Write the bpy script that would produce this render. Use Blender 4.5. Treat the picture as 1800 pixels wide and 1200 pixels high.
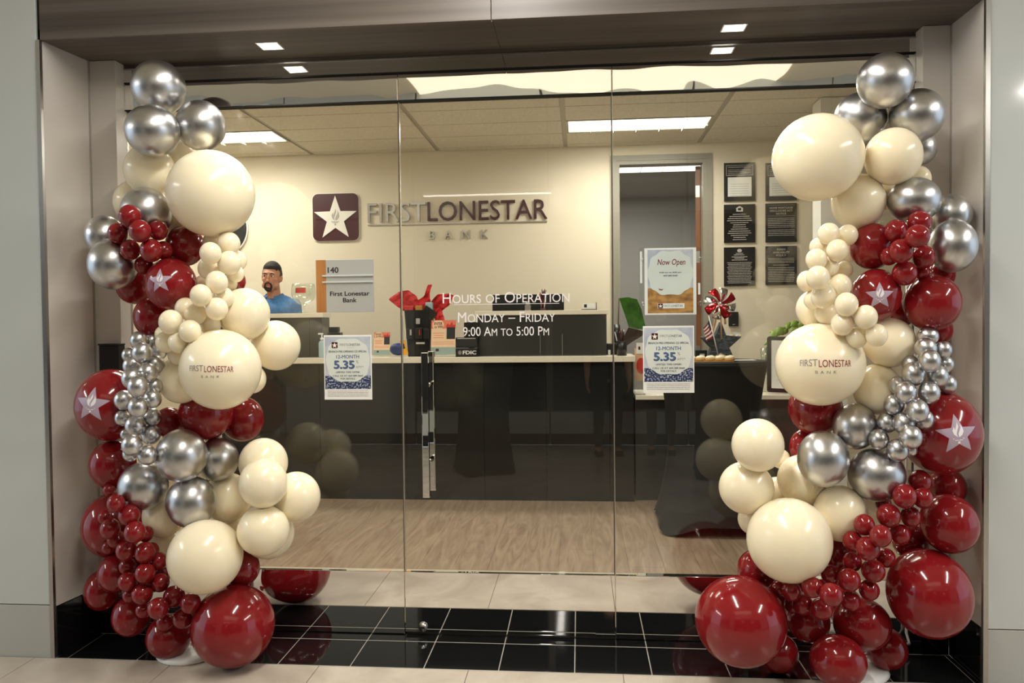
import bpy, bmesh, math, random
import numpy as np
from mathutils import Vector, Matrix, Euler
from mathutils.geometry import tessellate_polygon

random.seed(7)
SC = bpy.context.scene
for o in list(bpy.data.objects):
    bpy.data.objects.remove(o)

# ------------------------------------------------------------------ camera
CAM = Vector((0.1304, -3.3887, 1.3939)); YAW, PITCH, ROLL, FPX = 0.0873, -0.0245, -0.0105, 1353.9
_cy, _sy, _cp, _sp = math.cos(YAW), math.sin(YAW), math.cos(PITCH), math.sin(PITCH)
CF = Vector((-_sy*_cp, _cy*_cp, _sp)); _r = Vector((_cy, _sy, 0)); _u = _r.cross(CF)
CR = _r*math.cos(ROLL) + _u*math.sin(ROLL); CU = -_r*math.sin(ROLL) + _u*math.cos(ROLL)
cam = bpy.data.cameras.new('camera'); camo = bpy.data.objects.new('camera', cam)
SC.collection.objects.link(camo)
cam.sensor_width = 36; cam.lens = FPX*36/1800; cam.clip_start = 0.02
M3 = Matrix((CR, CU, -CF)).transposed()
camo.matrix_world = Matrix.Translation(CAM) @ M3.to_4x4()
SC.camera = camo

# ------------------------------------------------------------------ view, world, lamps
vs = SC.view_settings
vs.view_transform = 'Standard'; vs.look = 'None'; vs.gamma = 1; vs.use_curve_mapping = False
vs.exposure = 0.0
W = bpy.data.worlds.new('daylight'); SC.world = W; W.use_nodes = True
W.node_tree.nodes['Background'].inputs[0].default_value = (0.72, 0.86, 1.0, 1)
W.node_tree.nodes['Background'].inputs[1].default_value = 1.3

def area_lamp(name, loc, sx, sy, power, col, rot=(0, 0, 0), spread=math.pi):
    l = bpy.data.lights.new(name, 'AREA'); l.shape = 'RECTANGLE'; l.size = sx; l.size_y = sy
    l.energy = power; l.color = col; l.spread = spread
    o = bpy.data.objects.new(name, l); SC.collection.objects.link(o)
    o.location = loc; o.rotation_euler = rot
    return o
WARM = (1.0, 0.94, 0.83); NEUT = (1.0, 0.95, 0.88)
OFFICE_W, MALL_W = 34.0, 76.0
for n, (x, y, p) in enumerate([(0.63, 3.19, 1.0), (-3.05, 3.15, 1.0), (0.63, 1.10, .8), (-1.82, 1.10, .8)]):
    area_lamp('troffer_lamp', (x, y, 3.035), 1.1, 0.30, OFFICE_W*p, WARM)
area_lamp('back_room_lamp', (0.75, 5.6, 3.03), 1.1, 0.28, 42, NEUT)
PEND = [(-5.4, -2.1, 2.995), (-.2, -1.6, 3.41), (3.3, -2.1, 2.995)]
for (x, y, z) in PEND:
    area_lamp('pendant_lamp', (x, y, z-.01), 0.10, 2.0, MALL_W, NEUT)
for (x, y) in [(-1.175, -0.172), (0.768, -0.152)]:
    area_lamp('downlight_lamp', (x, y, 2.60), 0.085, 0.075, 3.0, WARM, spread=2.2)

# ------------------------------------------------------------------ helpers
def ray(px, py):
    return CF + CR*((px-900)/FPX) - CU*((py-600)/FPX)
def aty(px, py, Y):
    d = ray(px, py); return CAM + d*((Y-CAM.y)/d.y)
def atz(px, py, Z):
    d = ray(px, py); return CAM + d*((Z-CAM.z)/d.z)
def depth_of(P):
    return (P-CAM).dot(CF)
def V(*a): return Vector(a)

def put(o, parent=None, kind=None, label=None, cat=None, group=None):
    SC.collection.objects.link(o)
    if parent is not None: o.parent = parent
    tag(o, label, cat, group, kind)
    return o
def tag(o, label=None, cat=None, group=None, kind=None):
    if label: o['label'] = label
    if cat: o['category'] = cat
    if group: o['group'] = group
    if kind: o['kind'] = kind
    return o
def empty(name, loc=(0, 0, 0), rz=0, **k):
    o = bpy.data.objects.new(name, None); o.location = loc; o.rotation_euler = (0, 0, rz)
    o.empty_display_size = 0.05
    return put(o, **k)

class MB:
    def __init__(s): s.v = []; s.f = []; s.sm = []
    def add(s, vs, fs, smooth=False):
        b = len(s.v); s.v += [tuple(v) for v in vs]
        s.f += [tuple(b+i for i in f) for f in fs]; s.sm += [smooth]*len(fs); return s
    def box(s, x0, x1, y0, y1, z0, z1, bev=0):
        if bev <= 0:
            vs = [(x, y, z) for z in (z0, z1) for y in (y0, y1) for x in (x0, x1)]
            return s.add(vs, [(0, 2, 3, 1), (4, 5, 7, 6), (0, 1, 5, 4), (2, 6, 7, 3), (0, 4, 6, 2), (1, 3, 7, 5)])
        bm = bmesh.new(); bmesh.ops.create_cube(bm, size=1)
        for v in bm.verts:
            v.co = Vector((x0 if v.co.x < 0 else x1, y0 if v.co.y < 0 else y1, z0 if v.co.z < 0 else z1))
        bmesh.ops.bevel(bm, geom=bm.edges[:], offset=bev, segments=2, affect='EDGES', profile=0.6)
        bm.verts.index_update(); s.add([v.co[:] for v in bm.verts], [[v.index for v in f.verts] for f in bm.faces]); bm.free()
        return s
    def lathe(s, c, prof, n=24, sx=1, sy=1, smooth=True):
        c = Vector(c); vs = []; fs = []
        for (r, z) in prof:
            for k in range(n):
                a = 2*math.pi*k/n; vs.append((c.x+r*sx*math.cos(a), c.y+r*sy*math.sin(a), c.z+z))
        for i in range(len(prof)-1):
            for k in range(n):
                fs.append((i*n+k, i*n+(k+1) % n, (i+1)*n+(k+1) % n, (i+1)*n+k))
        if prof[0][0] > 1e-6: fs.append(tuple(range(n))[::-1])
        if prof[-1][0] > 1e-6: fs.append(tuple((len(prof)-1)*n+k for k in range(n)))
        return s.add(vs, fs, smooth)
    def tube(s, pts, rad, n=8, smooth=True):
        pts = [Vector(p) for p in pts]; rr = rad if isinstance(rad, (list, tuple)) else [rad]*len(pts)
        vs = []; fs = []; up = None
        for i, p in enumerate(pts):
            t = (pts[min(i+1, len(pts)-1)]-pts[max(i-1, 0)]).normalized()
            if up is None: up = t.orthogonal().normalized()
            up = (up-t*up.dot(t)).normalized(); b = t.cross(up)
            for k in range(n):
                a = 2*math.pi*k/n; vs.append(p+(up*math.cos(a)+b*math.sin(a))*rr[i])
        for i in range(len(pts)-1):
            for k in range(n): fs.append((i*n+k, i*n+(k+1) % n, (i+1)*n+(k+1) % n, (i+1)*n+k))
        fs.append(tuple(range(n))[::-1]); fs.append(tuple((len(pts)-1)*n+k for k in range(n)))
        return s.add(vs, fs, smooth)
    def ellipsoid(s, c, r, rot=None, n=16, m=10):
        c = Vector(c); R = rot.to_matrix() if rot else Matrix.Identity(3); vs = []; fs = []
        for i in range(1, m):
            t = math.pi*i/m
            for k in range(n):
                a = 2*math.pi*k/n
                vs.append(c+R @ Vector((r[0]*math.sin(t)*math.cos(a), r[1]*math.sin(t)*math.sin(a), r[2]*math.cos(t))))
        top = len(vs); vs.append(c+R @ Vector((0, 0, r[2]))); vs.append(c-R @ Vector((0, 0, r[2])))
        for i in range(m-2):
            for k in range(n): fs.append((i*n+k, (i+1)*n+k, (i+1)*n+(k+1) % n, i*n+(k+1) % n))
        for k in range(n):
            fs.append((top, k, (k+1) % n)); fs.append((top+1, (m-2)*n+(k+1) % n, (m-2)*n+k))
        return s.add(vs, fs, True)
    def poly(s, pts, thick, O, X, Y, N):
        """flat outline pts (2D) in the plane O,X,Y extruded by thick along N"""
        O, X, Y, N = map(Vector, (O, X, Y, N)); n = len(pts)
        tri = tessellate_polygon([[Vector((p[0], p[1], 0)) for p in pts]])
        ar = sum(pts[i][0]*pts[(i+1) % n][1]-pts[(i+1) % n][0]*pts[i][1] for i in range(n))
        vs = [O+X*p[0]+Y*p[1]+N*thick for p in pts]; fs = []
        for t in tri:
            a, b, c = t
            cr = (pts[b][0]-pts[a][0])*(pts[c][1]-pts[a][1])-(pts[b][1]-pts[a][1])*(pts[c][0]-pts[a][0])
            fs.append((a, b, c) if cr > 0 else (a, c, b))
        if thick > 0:
            vs += [O+X*p[0]+Y*p[1] for p in pts]
            fs += [tuple(n+i for i in f[::-1]) for f in list(fs)]
            for i in range(n):
                j = (i+1) % n
                fs.append((i, n+i, n+j, j) if ar > 0 else (i, j, n+j, n+i))
        return s.add(vs, fs)
    def mesh(s, name, mat):
        me = bpy.data.meshes.new(name); me.from_pydata(s.v, [], s.f)
        me.polygons.foreach_set('use_smooth', s.sm)
        if mat: me.materials.append(mat)
        me.update(); return me
    def build(s, name, mat, parent=None, **k):
        return put(bpy.data.objects.new(name, s.mesh(name, mat)), parent, **k)

def box(name, mat, b, parent=None, bev=0, **k):
    return MB().box(*b, bev).build(name, mat, parent, **k)

_txtcache = {}
def text_geo(body, bold=0.0, caps=False, space=1.0, lines=1.0, shear=0.0):
    key = (body, bold, caps, space, shear)
    if key in _txtcache: return _txtcache[key]
    cu = bpy.data.curves.new('t', 'FONT'); cu.body = body; cu.size = 1; cu.align_x = 'CENTER'
    cu.space_character = space; cu.resolution_u = 3; cu.shear = shear; cu.space_line = lines
    if caps:
        cu.small_caps_scale = 0.8
        for c in cu.body_format: c.use_small_caps = True
    ob = bpy.data.objects.new('t', cu); SC.collection.objects.link(ob)
    dg = bpy.context.evaluated_depsgraph_get(); dg.update()
    me = bpy.data.meshes.new_from_object(ob.evaluated_get(dg))
    vs = np.array([v.co[:2] for v in me.vertices]); fs = [tuple(p.vertices) for p in me.polygons]
    bpy.data.objects.remove(ob); bpy.data.curves.remove(cu); bpy.data.meshes.remove(me)
    n0 = len(vs)
    if bold > 0:
        sh = [(0, 0), (bold, 0), (-bold, 0), (0, bold*.7), (0, -bold*.7), (bold*.5, 0), (-bold*.5, 0)]
        fs = [tuple(i+n0*q for i in f) for q in range(len(sh)) for f in fs]
        vs = np.concatenate([vs+np.array(d) for d in sh])
    mn, mx = vs.min(0), vs.max(0); vs = vs-(mn+mx)/2
    _txtcache[key] = (vs, fs, mx-mn)
    return _txtcache[key]
def text_pts(body, w=None, h=None, **k):
    vs, fs, sz = text_geo(body, **k)
    sx = w/sz[0] if w else h/sz[1]; sy = h/sz[1] if h else sx
    return vs*np.array([sx, sy]), fs
def text(name, body, mat, parent, O, X, Y, w=None, h=None, **k):
    """flat lettering centred at O"""
    O, X, Y = Vector(O), Vector(X), Vector(Y)
    p, fs = text_pts(body, w, h, **k)
    N = X.cross(Y); out = []
    n0 = len(text_geo(body, **dict(k, bold=0))[0])
    me = MB(); vv = [O+X*a+Y*b+N*(4e-5*(i//n0)) for i, (a, b) in enumerate(p)]
    for f in fs:
        ar = Vector((0, 0, 0))
        for i in range(1, len(f)-1): ar += (vv[f[i]]-vv[f[0]]).cross(vv[f[i+1]]-vv[f[0]])
        out.append(f if ar.dot(N) > 0 else f[::-1])
    me.add(vv, out)
    return me.build(name, mat, parent)
XP, ZP, FRONT = Vector((1, 0, 0)), Vector((0, 0, 1)), Vector((0, -1, 0))

# ------------------------------------------------------------------ materials
def mat(name, col, rough=0.5, metal=0.0, **k):
    m = bpy.data.materials.new(name); m.use_nodes = True
    b = m.node_tree.nodes['Principled BSDF']
    b.inputs['Base Color'].default_value = (*col, 1); b.inputs['Roughness'].default_value = rough
    b.inputs['Metallic'].default_value = metal
    for kk, v in k.items(): b.inputs[kk.replace('_', ' ')].default_value = v
    return m
def srgb(r, g, b):
    f = lambda c: (c/255/12.92 if c/255 < .04045 else ((c/255+.055)/1.055)**2.4)
    return (f(r), f(g), f(b))
def noisy(m, c2, scale=(4, 4, 4), detail=6, lo=.35, hi=.65, bump=0.0, rough=None, dist=0.0, nscale=1.0):
    nt = m.node_tree; N = nt.nodes; L = nt.links; b = N['Principled BSDF']
    tc = N.new('ShaderNodeTexCoord'); mp = N.new('ShaderNodeMapping'); mp.inputs['Scale'].default_value = scale
    geo = N.new('ShaderNodeNewGeometry')
    L.new(geo.outputs['Position'], mp.inputs['Vector'])
    no = N.new('ShaderNodeTexNoise'); no.inputs['Detail'].default_value = detail; no.inputs['Scale'].default_value = nscale
    no.inputs['Distortion'].default_value = dist
    L.new(mp.outputs[0], no.inputs['Vector'])
    cr = N.new('ShaderNodeValToRGB'); c1 = b.inputs['Base Color'].default_value[:]
    cr.color_ramp.elements[0].position = lo; cr.color_ramp.elements[1].position = hi
    cr.color_ramp.elements[0].color = c1; cr.color_ramp.elements[1].color = (*c2, 1)
    L.new(no.outputs['Fac'], cr.inputs['Fac']); L.new(cr.outputs['Color'], b.inputs['Base Color'])
    if bump:
        bp = N.new('ShaderNodeBump'); bp.inputs['Strength'].default_value = bump; bp.inputs['Distance'].default_value = .01
        L.new(no.outputs['Fac'], bp.inputs['Height']); L.new(bp.outputs[0], b.inputs['Normal'])
    return m
def emis(name, col, s):
    return mat(name, (.8, .8, .8), .5, Emission_Color=(*col, 1), Emission_Strength=s)
def pane_glass(name, tint=(1, 1, 1), base=0.04, dim=1.0):
    m = bpy.data.materials.new(name); m.use_nodes = True; nt = m.node_tree; N = nt.nodes; L = nt.links
    for n in list(N): N.remove(n)
    out = N.new('ShaderNodeOutputMaterial'); mx = N.new('ShaderNodeMixShader')
    tr = N.new('ShaderNodeBsdfTransparent'); tr.inputs[0].default_value = (*[t*dim for t in tint], 1)
    gl = N.new('ShaderNodeBsdfGlossy'); gl.inputs['Roughness'].default_value = 0.0; gl.inputs['Color'].default_value = (1, 1, 1, 1)
    lw = N.new('ShaderNodeLayerWeight'); lw.inputs['Blend'].default_value = .5
    p = N.new('ShaderNodeMath'); p.operation = 'POWER'; p.inputs[1].default_value = 5
    ma = N.new('ShaderNodeMath'); ma.operation = 'MULTIPLY_ADD'; ma.inputs[1].default_value = 1-base; ma.inputs[2].default_value = base
    L.new(lw.outputs['Facing'], p.inputs[0]); L.new(p.outputs[0], ma.inputs[0])
    L.new(ma.outputs[0], mx.inputs[0]); L.new(tr.outputs[0], mx.inputs[1]); L.new(gl.outputs[0], mx.inputs[2])
    L.new(mx.outputs[0], out.inputs[0])
    return m

M = {}
M['chrome_b'] = mat('silver_foil_latex', (.57, .57, .575), .32, 1.0)
M['red_b'] = mat('red_latex', (.225, .009, .012), .13, Specular_IOR_Level=.38, Coat_Weight=.25, Coat_Roughness=.04)
M['ivory_b'] = mat('ivory_latex', (.95, .84, .625), .20, Subsurface_Weight=.45, Subsurface_Radius=(.05, .035, .015), Subsurface_Scale=.6)
M['black_b'] = mat('black_latex', (.012, .013, .012), .2)
M['panel'] = mat('white_glass_panel', srgb(196, 201, 199), .10, Coat_Weight=.4, Coat_Roughness=.02)
M['panel2'] = mat('grey_base_panel', srgb(178, 180, 175), .35)
M['side'] = mat('alcove_panel', srgb(196, 190, 183), .18)
M['steel'] = mat('brushed_steel', (.55, .54, .52), .28, 1.0)
M['mirror'] = mat('polished_steel', (.88, .87, .84), .012, 1.0)
def wavy(m, scale, dist):
    nt = m.node_tree; N = nt.nodes; L = nt.links
    g = N.new('ShaderNodeNewGeometry'); no = N.new('ShaderNodeTexNoise'); no.inputs['Scale'].default_value = scale; no.inputs['Detail'].default_value = 1
    bp = N.new('ShaderNodeBump'); bp.inputs['Strength'].default_value = 1; bp.inputs['Distance'].default_value = dist
    L.new(g.outputs['Position'], no.inputs['Vector']); L.new(no.outputs['Fac'], bp.inputs['Height']); L.new(bp.outputs[0], N['Principled BSDF'].inputs['Normal'])
    return m
M['mirror_w'] = wavy(mat('polished_rail', (.88, .87, .84), .015, 1.0), 3.0, .0040)
M['wood_dark'] = noisy(mat('dark_laminate', srgb(70, 62, 56), .38), srgb(104, 96, 88), (.35, 22, 22), 8, .3, .75)
M['black_tile'] = mat('black_tile', (.006, .0065, .007), .05)
M['grout'] = mat('grout', srgb(170, 165, 155), .8)
M['grout_d'] = mat('dark_joint', srgb(120, 112, 104), .8)
M['floor_tile'] = noisy(mat('beige_stone_tile', srgb(194, 184, 170), .22), srgb(168, 156, 142), (3, 3, 3), 9, .35, .68, dist=1.0)
M['vinyl'] = noisy(mat('oak_vinyl', srgb(168, 148, 127), .36), srgb(134, 114, 94), (12, 1.3, 12), 10, .32, .70, dist=3.0)
M['wall'] = mat('cream_paint', srgb(230, 221, 199), .55)
M['wall_grey'] = mat('grey_paint', srgb(160, 158, 152), .6)
M['wall_white'] = mat('white_paint', srgb(232, 232, 226), .6)
M['ceil'] = noisy(mat('acoustic_tile', srgb(228, 220, 200), .85), srgb(212, 204, 184), (60, 60, 60), 3, .3, .7)
M['ceil_g'] = mat('tee_bar', srgb(176, 168, 150), .5)
M['mall_ceil'] = mat('mall_ceiling', srgb(235, 224, 200), .8)
M['glass'] = pane_glass('storefront_glass', (.975, .985, .975), .032)
M['acrylic'] = pane_glass('clear_acrylic', (.97, .98, .98), .03)
M['vessel'] = pane_glass('clear_glassware', (.93, .95, .93), .06)
M['desk'] = mat('charcoal_gloss', (.012, .013, .0125), .12)
M['desk2'] = mat('charcoal_panel', (.045, .045, .042), .16)
M['white_slab'] = mat('white_quartz', srgb(240, 234, 215), .25)
M['black'] = mat('black_plastic', (.012, .012, .012), .35)
M['black_m'] = mat('black_matte', (.0055, .0055, .0055), .8)
M['spandex'] = mat('black_cloth', (.0045, .005, .005), .8)
M['white_p'] = mat('white_plastic', srgb(240, 240, 238), .35)
M['paper'] = mat('white_paper', srgb(236, 238, 234), .6)
M['maroon'] = mat('maroon', srgb(70, 24, 34), .35)
M['silver_l'] = mat('silver_letter', (.42, .41, .38), .35, .6)
M['star_w'] = mat('star_white', srgb(238, 236, 226), .4)
M['torch_g'] = mat('torch_grey', srgb(176, 174, 166), .4)
M['lav'] = mat('lavender_print', srgb(176, 160, 178), .35)
M['white_ink'] = mat('white_ink', srgb(240, 236, 238), .4)
M['grey_ink'] = mat('grey_ink', srgb(140, 132, 130), .5)
M['maroon_ink'] = mat('maroon_ink', srgb(130, 22, 42), .5)
M['black_ink'] = mat('black_ink', (.012, .012, .014), .5)
M['blue_ink'] = mat('blue_ink', srgb(78, 104, 146), .5)
M['dblue_ink'] = mat('dark_blue_ink', srgb(48, 58, 84), .5)
M['light_alu'] = mat('light_aluminium', srgb(205, 210, 210), .35, .2)
M['oak'] = noisy(mat('oak', srgb(178, 122, 66), .45), srgb(150, 96, 48), (30, 30, 3), 6, .3, .7)
M['plate'] = mat('grey_sign_plate', srgb(188, 190, 186), .35, .3)
M['brown_door'] = noisy(mat('brown_door', srgb(132, 84, 48), .4), srgb(108, 66, 36), (20, 20, 2), 6, .3, .7)
M['frame_m'] = mat('grey_door_frame', srgb(150, 146, 133), .4)
M['skin'] = mat('skin', srgb(196, 140, 112), .5, Subsurface_Weight=.1, Subsurface_Radius=(.02, .008, .004))
M['hair'] = noisy(mat('dark_hair', (.006, .005, .004), .7), (.03, .022, .016), (160, 160, 60), 4, .4, .7, bump=.6)
M['shirt'] = noisy(mat('blue_polo', srgb(76, 132, 188), .8), srgb(64, 118, 176), (40, 40, 40), 3)
M['trouser'] = mat('black_trousers', (.012, .012, .013), .8)
M['eye'] = mat('eye_white', srgb(225, 220, 212), .3)
M['iris'] = mat('iris', (.015, .01, .008), .2)
M['lip'] = mat('lip', srgb(160, 92, 82), .5)
M['tissue'] = noisy(mat('red_tissue_paper', srgb(214, 40, 40), .6), srgb(186, 26, 30), (18, 18, 18), 4)
M['tag_y'] = mat('yellow_tag', srgb(236, 168, 34), .5)
M['blue'] = mat('blue_item', srgb(40, 62, 130), .5)
M['amber'] = mat('amber_pack', srgb(190, 140, 60), .4)
M['leaf'] = noisy(mat('green_leaf', srgb(62, 116, 26), .4), srgb(40, 84, 16), (14, 14, 14), 5)
M['leaf_l'] = noisy(mat('light_leaf', srgb(140, 170, 62), .4), srgb(104, 140, 44), (30, 30, 30), 5)
M['leaf_b'] = mat('brown_leaf', srgb(66, 48, 36), .6)
M['terracotta'] = mat('terracotta', srgb(150, 88, 60), .8)
M['slate'] = noisy(mat('slate_star', srgb(44, 50, 56), .6), srgb(92, 100, 106), (40, 40, 70), 8, .4, .75, bump=.8)
M['foil_red'] = mat('red_foil', (.45, .01, .02), .18, .7)
M['foil_sil'] = mat('silver_foil', (.75, .75, .78), .15, 1.0)
M['flag_red'] = mat('flag_red', srgb(150, 28, 40), .7)
M['flag_blue'] = mat('flag_navy', srgb(30, 34, 62), .7)
M['peach'] = mat('peach_ribbon', srgb(226, 180, 140), .5)
M['cookie'] = mat('white_icing', srgb(246, 232, 196), .5)
M['cookie_b'] = mat('baked_biscuit', srgb(196, 150, 84), .7)
M['red_print'] = mat('red_print', srgb(205, 48, 40), .5)
M['salmon'] = mat('salmon_print', srgb(236, 128, 104), .6)
M['cream_p'] = mat('cream_print', srgb(246, 214, 176), .6)
M['teal_p'] = mat('pale_teal_print', srgb(156, 178, 172), .6)
M['plaque'] = mat('black_plaque', (.010, .010, .010), .18)
M['plaque_g'] = mat('grey_plaque', (.030, .032, .034), .25)
M['text_pl'] = mat('plaque_print', srgb(196, 192, 184), .5)
M['diffuser'] = emis('lit_lens', (1.0, .93, .80), 3.2)
M['diffuser2'] = emis('lit_lens_dim', (1.0, .95, .86), 1.6)
M['dl_lens'] = emis('downlight_lens', (1.0, .92, .78), 6.0)
M['strip'] = emis('led_strip', (1.0, .95, .84), 9.0)
M['pend_l'] = emis('pendant_lens', (1.0, .95, .88), 7.0)
M['cove'] = emis('warm_cove', (1.0, .86, .62), 1.0)
M['dark_shop'] = mat('dark_shop_glass', (.012, .012, .012), .05)
M['pale_blue'] = mat('sanitizer', srgb(172, 200, 206), .25)
M['orange_w'] = mat('watercolour_sky', srgb(196, 202, 208), .6)
noisy(M['orange_w'], srgb(170, 178, 196), (14, 14, 14), 5, .35, .65)
M['flowers'] = noisy(mat('bluebonnet_print', srgb(26, 38, 84), .6), srgb(200, 212, 222), (130, 130, 130), 8, .50, .66)
M['desert'] = noisy(mat('desert_print', srgb(196, 148, 84), .6), srgb(120, 82, 40), (26, 26, 40), 8, .4, .7)
M['badge'] = mat('badge_print', srgb(214, 222, 216), .6)

# ================================================================== STRUCTURE
XL, XR, XLW, XRW = -2.0856, 1.6465, -2.05, 1.6465
DF, DW, ZS, ZT = 0.35, 0.0873, 2.584, 2.559
def tiles(parent, name, mat_, xs, ys, z0, z1, gap, gy=None):
    cache = {}
    for i in range(len(xs)-1):
        for j in range(len(ys)-1):
            w, d = xs[i+1]-xs[i]-gap, ys[j+1]-ys[j]-(gy or gap)
            if w < .01 or d < .01: continue
            k = (round(w, 4), round(d, 4))
            if k not in cache:
                b = min(.0012, gap*.4)
                cache[k] = MB().box(-w/2, w/2, -d/2, d/2, z0-z1, 0, b).mesh(name, mat_)
            o = bpy.data.objects.new(name, cache[k]); o.location = ((xs[i]+xs[i+1])/2, (ys[j]+ys[j+1])/2, z1)
            put(o, parent)

fl = box('floor', M['grout_d'], (-9, 9, -5.36, -DF-.003, -.05, -.004), kind='structure')
xs = [-.325+.6165*k for k in range(-6, 8)]
ys = [-DF-.003-.6165*k for k in range(8, -1, -1)]
tiles(fl, 'floor_tile', M['floor_tile'], xs, ys, -.006, 0, .003)
MB().box(-9, xs[0], -5.36, -DF-.003, -.006, -.0005).box(xs[-1], 9, -5.36, -DF-.003, -.006, -.0005).build('floor_tile', M['floor_tile'], fl)
fe = box('floor_entry', M['grout'], (XL, XR, -DF, .12, -.05, -.002), kind='structure')
xs = [XL]+[-1.1185+.3048*k for k in range(-3, 10) if XL < -1.1185+.3048*k < XR]+[XR]
tiles(fe, 'floor_tile', M['black_tile'], xs, [-DF, -.0892, .12], -.006, 0, .004, .009)
fi = box('floor_office', M['grout_d'], (-4.2, 3.2, .12, 7.2, -.05, -.004), kind='structure')
k = 0
for i in range(22):
    x0 = -2.2+i*.2
    ys = [.12]+[y for y in (.12+((i*37) % 11)/11*1.2+1.2*q for q in range(4)) if .2 < y < 3.0]+[3.2]
    tiles(fi, 'floor_plank', M['vinyl'], [x0, x0+.2], ys, -.005, 0, .0012)
MB().box(-4.2, -2.2, .12, 7.2, -.005, -.001).box(2.2, 3.2, .12, 7.2, -.005, -.001).box(-2.2, 2.2, 3.2, 7.2, -.005, -.001).build('floor_plank', M['vinyl'], fi)

# front piers with glossy panels over a grey base panel
for nm, x0, x1, zj in (('wall_left', -9, XL-.03, .221), ('wall_right', XR+.03, 9, .21)):
    w = box(nm, M['grout_d'], (x0, x1, -DF+.012, -.05, -.05, 4.02), kind='structure')
    edge = XL if nm == 'wall_left' else XR
    sgn = -1 if nm == 'wall_left' else 1
    for q in range(4):
        a = edge+sgn*(1.5*q+(.018 if q == 0 else 0)); b = edge+sgn*(1.5*(q+1)-.004)
        MB().box(min(a, b), max(a, b), -DF, -DF+.014, zj+.004, 4.02, .002).build('panel', M['panel'], w)
        MB().box(min(a, b), max(a, b), -DF, -DF+.014, -.004, zj, .002).build('base_panel', M['panel2'], w)
    MB().box(edge+(sgn*.017 if sgn < 0 else 0), edge+(0 if sgn < 0 else .017), -DF-.004, -DF+.012, .0005, ZS if sgn < 0 else 4.0).build('edge_trim', M['steel'], w)
# alcove side walls, wings, black tiled base
for nm, xf, xw, xg in (('wall_alcove_left', XL, XLW, -1.925), ('wall_alcove_right', XR, XRW, 1.535)):
    s = -1 if xf < 0 else 1
    m = MB(); t = .06*s
    vs = [(xf, -DF+.013, .215), (xw, -DW, .215), (xw+t, -DW, .215), (xf+t, -DF+.013, .215)]
    vs += [(v[0], v[1], ZS) for v in vs]
    m.add(vs, [(0, 1, 2, 3), (4, 7, 6, 5), (0, 4, 5, 1), (1, 5, 6, 2), (2, 6, 7, 3), (3, 7, 4, 0)])
    w = m.build(nm, M['side'], kind='structure')
    a, b = sorted((xw-s*.004, xg)); box('wing_panel', M['side'], (a, b, -DW, -DW+.10, .215, ZS-.001), w, .002)
    a, b = sorted((xw-s*.006, xw+s*.004)); box('corner_trim', M['steel'], (a, b, -DW-.006, -DW+.001, .215, ZS), w)
    # base tiles
    m = MB(); vs = [(xf, -DF+.013, .001), (xw, -DW, .001), (xw+t, -DW, .001), (xf+t, -DF+.013, .001)]
    vs = [(v[0]-s*.003*(i < 2), v[1], v[2]) for i, v in enumerate(vs)]
    vs += [(v[0], v[1], .212) for v in vs]
    m.add(vs, [(0, 1, 2, 3), (4, 7, 6, 5), (0, 4, 5, 1), (1, 5, 6, 2), (2, 6, 7, 3), (3, 7, 4, 0)]).build('base_tile', M['black_tile'], w)
    a, b = sorted((xw-s*.004, xg)); box('base_tile', M['black_tile'], (a, b, -DW-.002, -DW+.10, .001, .212), w)
# wood fascia and soffit
fa = box('wall_fascia', M['wood_dark'], (XL-.02, XR+.02, -DF+.02, -.05, ZS+.05, 4.02), kind='structure')
for a, b in ((XL, -.205), (-.204, XR)):
    MB().box(a+.0006, b-.0006, -DF, -DF+.02, ZS, 4.02, .0012).build('panel', M['wood_dark'], fa)
so = MB().box(XL-.02, XR+.02, -DF+.02, .12, ZS+.03, ZS+.05).build('ceiling_soffit', M['black_m'], kind='structure')
LAMPS = [(-1.175, -.172, .098, .088), (.768, -.152, .098, .082)]
# soffit boards around the downlight openings
def soffit_board(x0, x1, y0, y1):
    MB().box(x0+.0008, x1-.0008, y0, y1, ZS, ZS+.03).build('panel', M['wood_dark'], so)
y0, y1 = -DF+.02, .12
for (a, b, L) in ((XL, -.2, LAMPS[0]), (-.2, XR, LAMPS[1])):
    lx0, lx1, ly0, ly1 = L[0]-L[2]/2, L[0]+L[2]/2, L[1]-L[3]/2, L[1]+L[3]/2
    m = MB()
    for bb in ((a+.0008, b-.0008, y0, ly0), (a+.0008, b-.0008, ly1, y1), (a+.0008, lx0, ly0, ly1), (lx1, b-.0008, ly0, ly1)):
        m.box(*bb, ZS, ZS+.03)
    m.build('panel', M['wood_dark'], so)
for i, (x, y, w, d) in enumerate(LAMPS):
    t = empty('recessed_downlight', (x, y, ZS+.03), label=['square recessed downlight in the dark wood soffit above the seated office left bay',
              'square recessed downlight in the dark wood soffit above the wall plaques bay'][i], cat='light', group='downlights in the soffit')
    t['label'] = ['square recessed downlight in the wood soffit over the fixed pane with the suite sign', 'square recessed downlight in the wood soffit over the fixed pane with the Now Open poster'][i]
    h, e = w/2-.001, d/2-.001
    m = MB()
    m.box(-h, -h+.006, -e, e, -.031, -.001).box(h-.006, h, -e, e, -.031, -.001).box(-h+.006, h-.006, -e, -e+.006, -.031, -.001).box(-h+.006, h-.006, e-.006, e, -.031, -.001)
    m.build('trim_ring', M['white_p'], t)
    box('lens', M['dl_lens'], (-h+.006, h-.006, -e+.006, e-.006, -.006, -.001), t)

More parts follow.
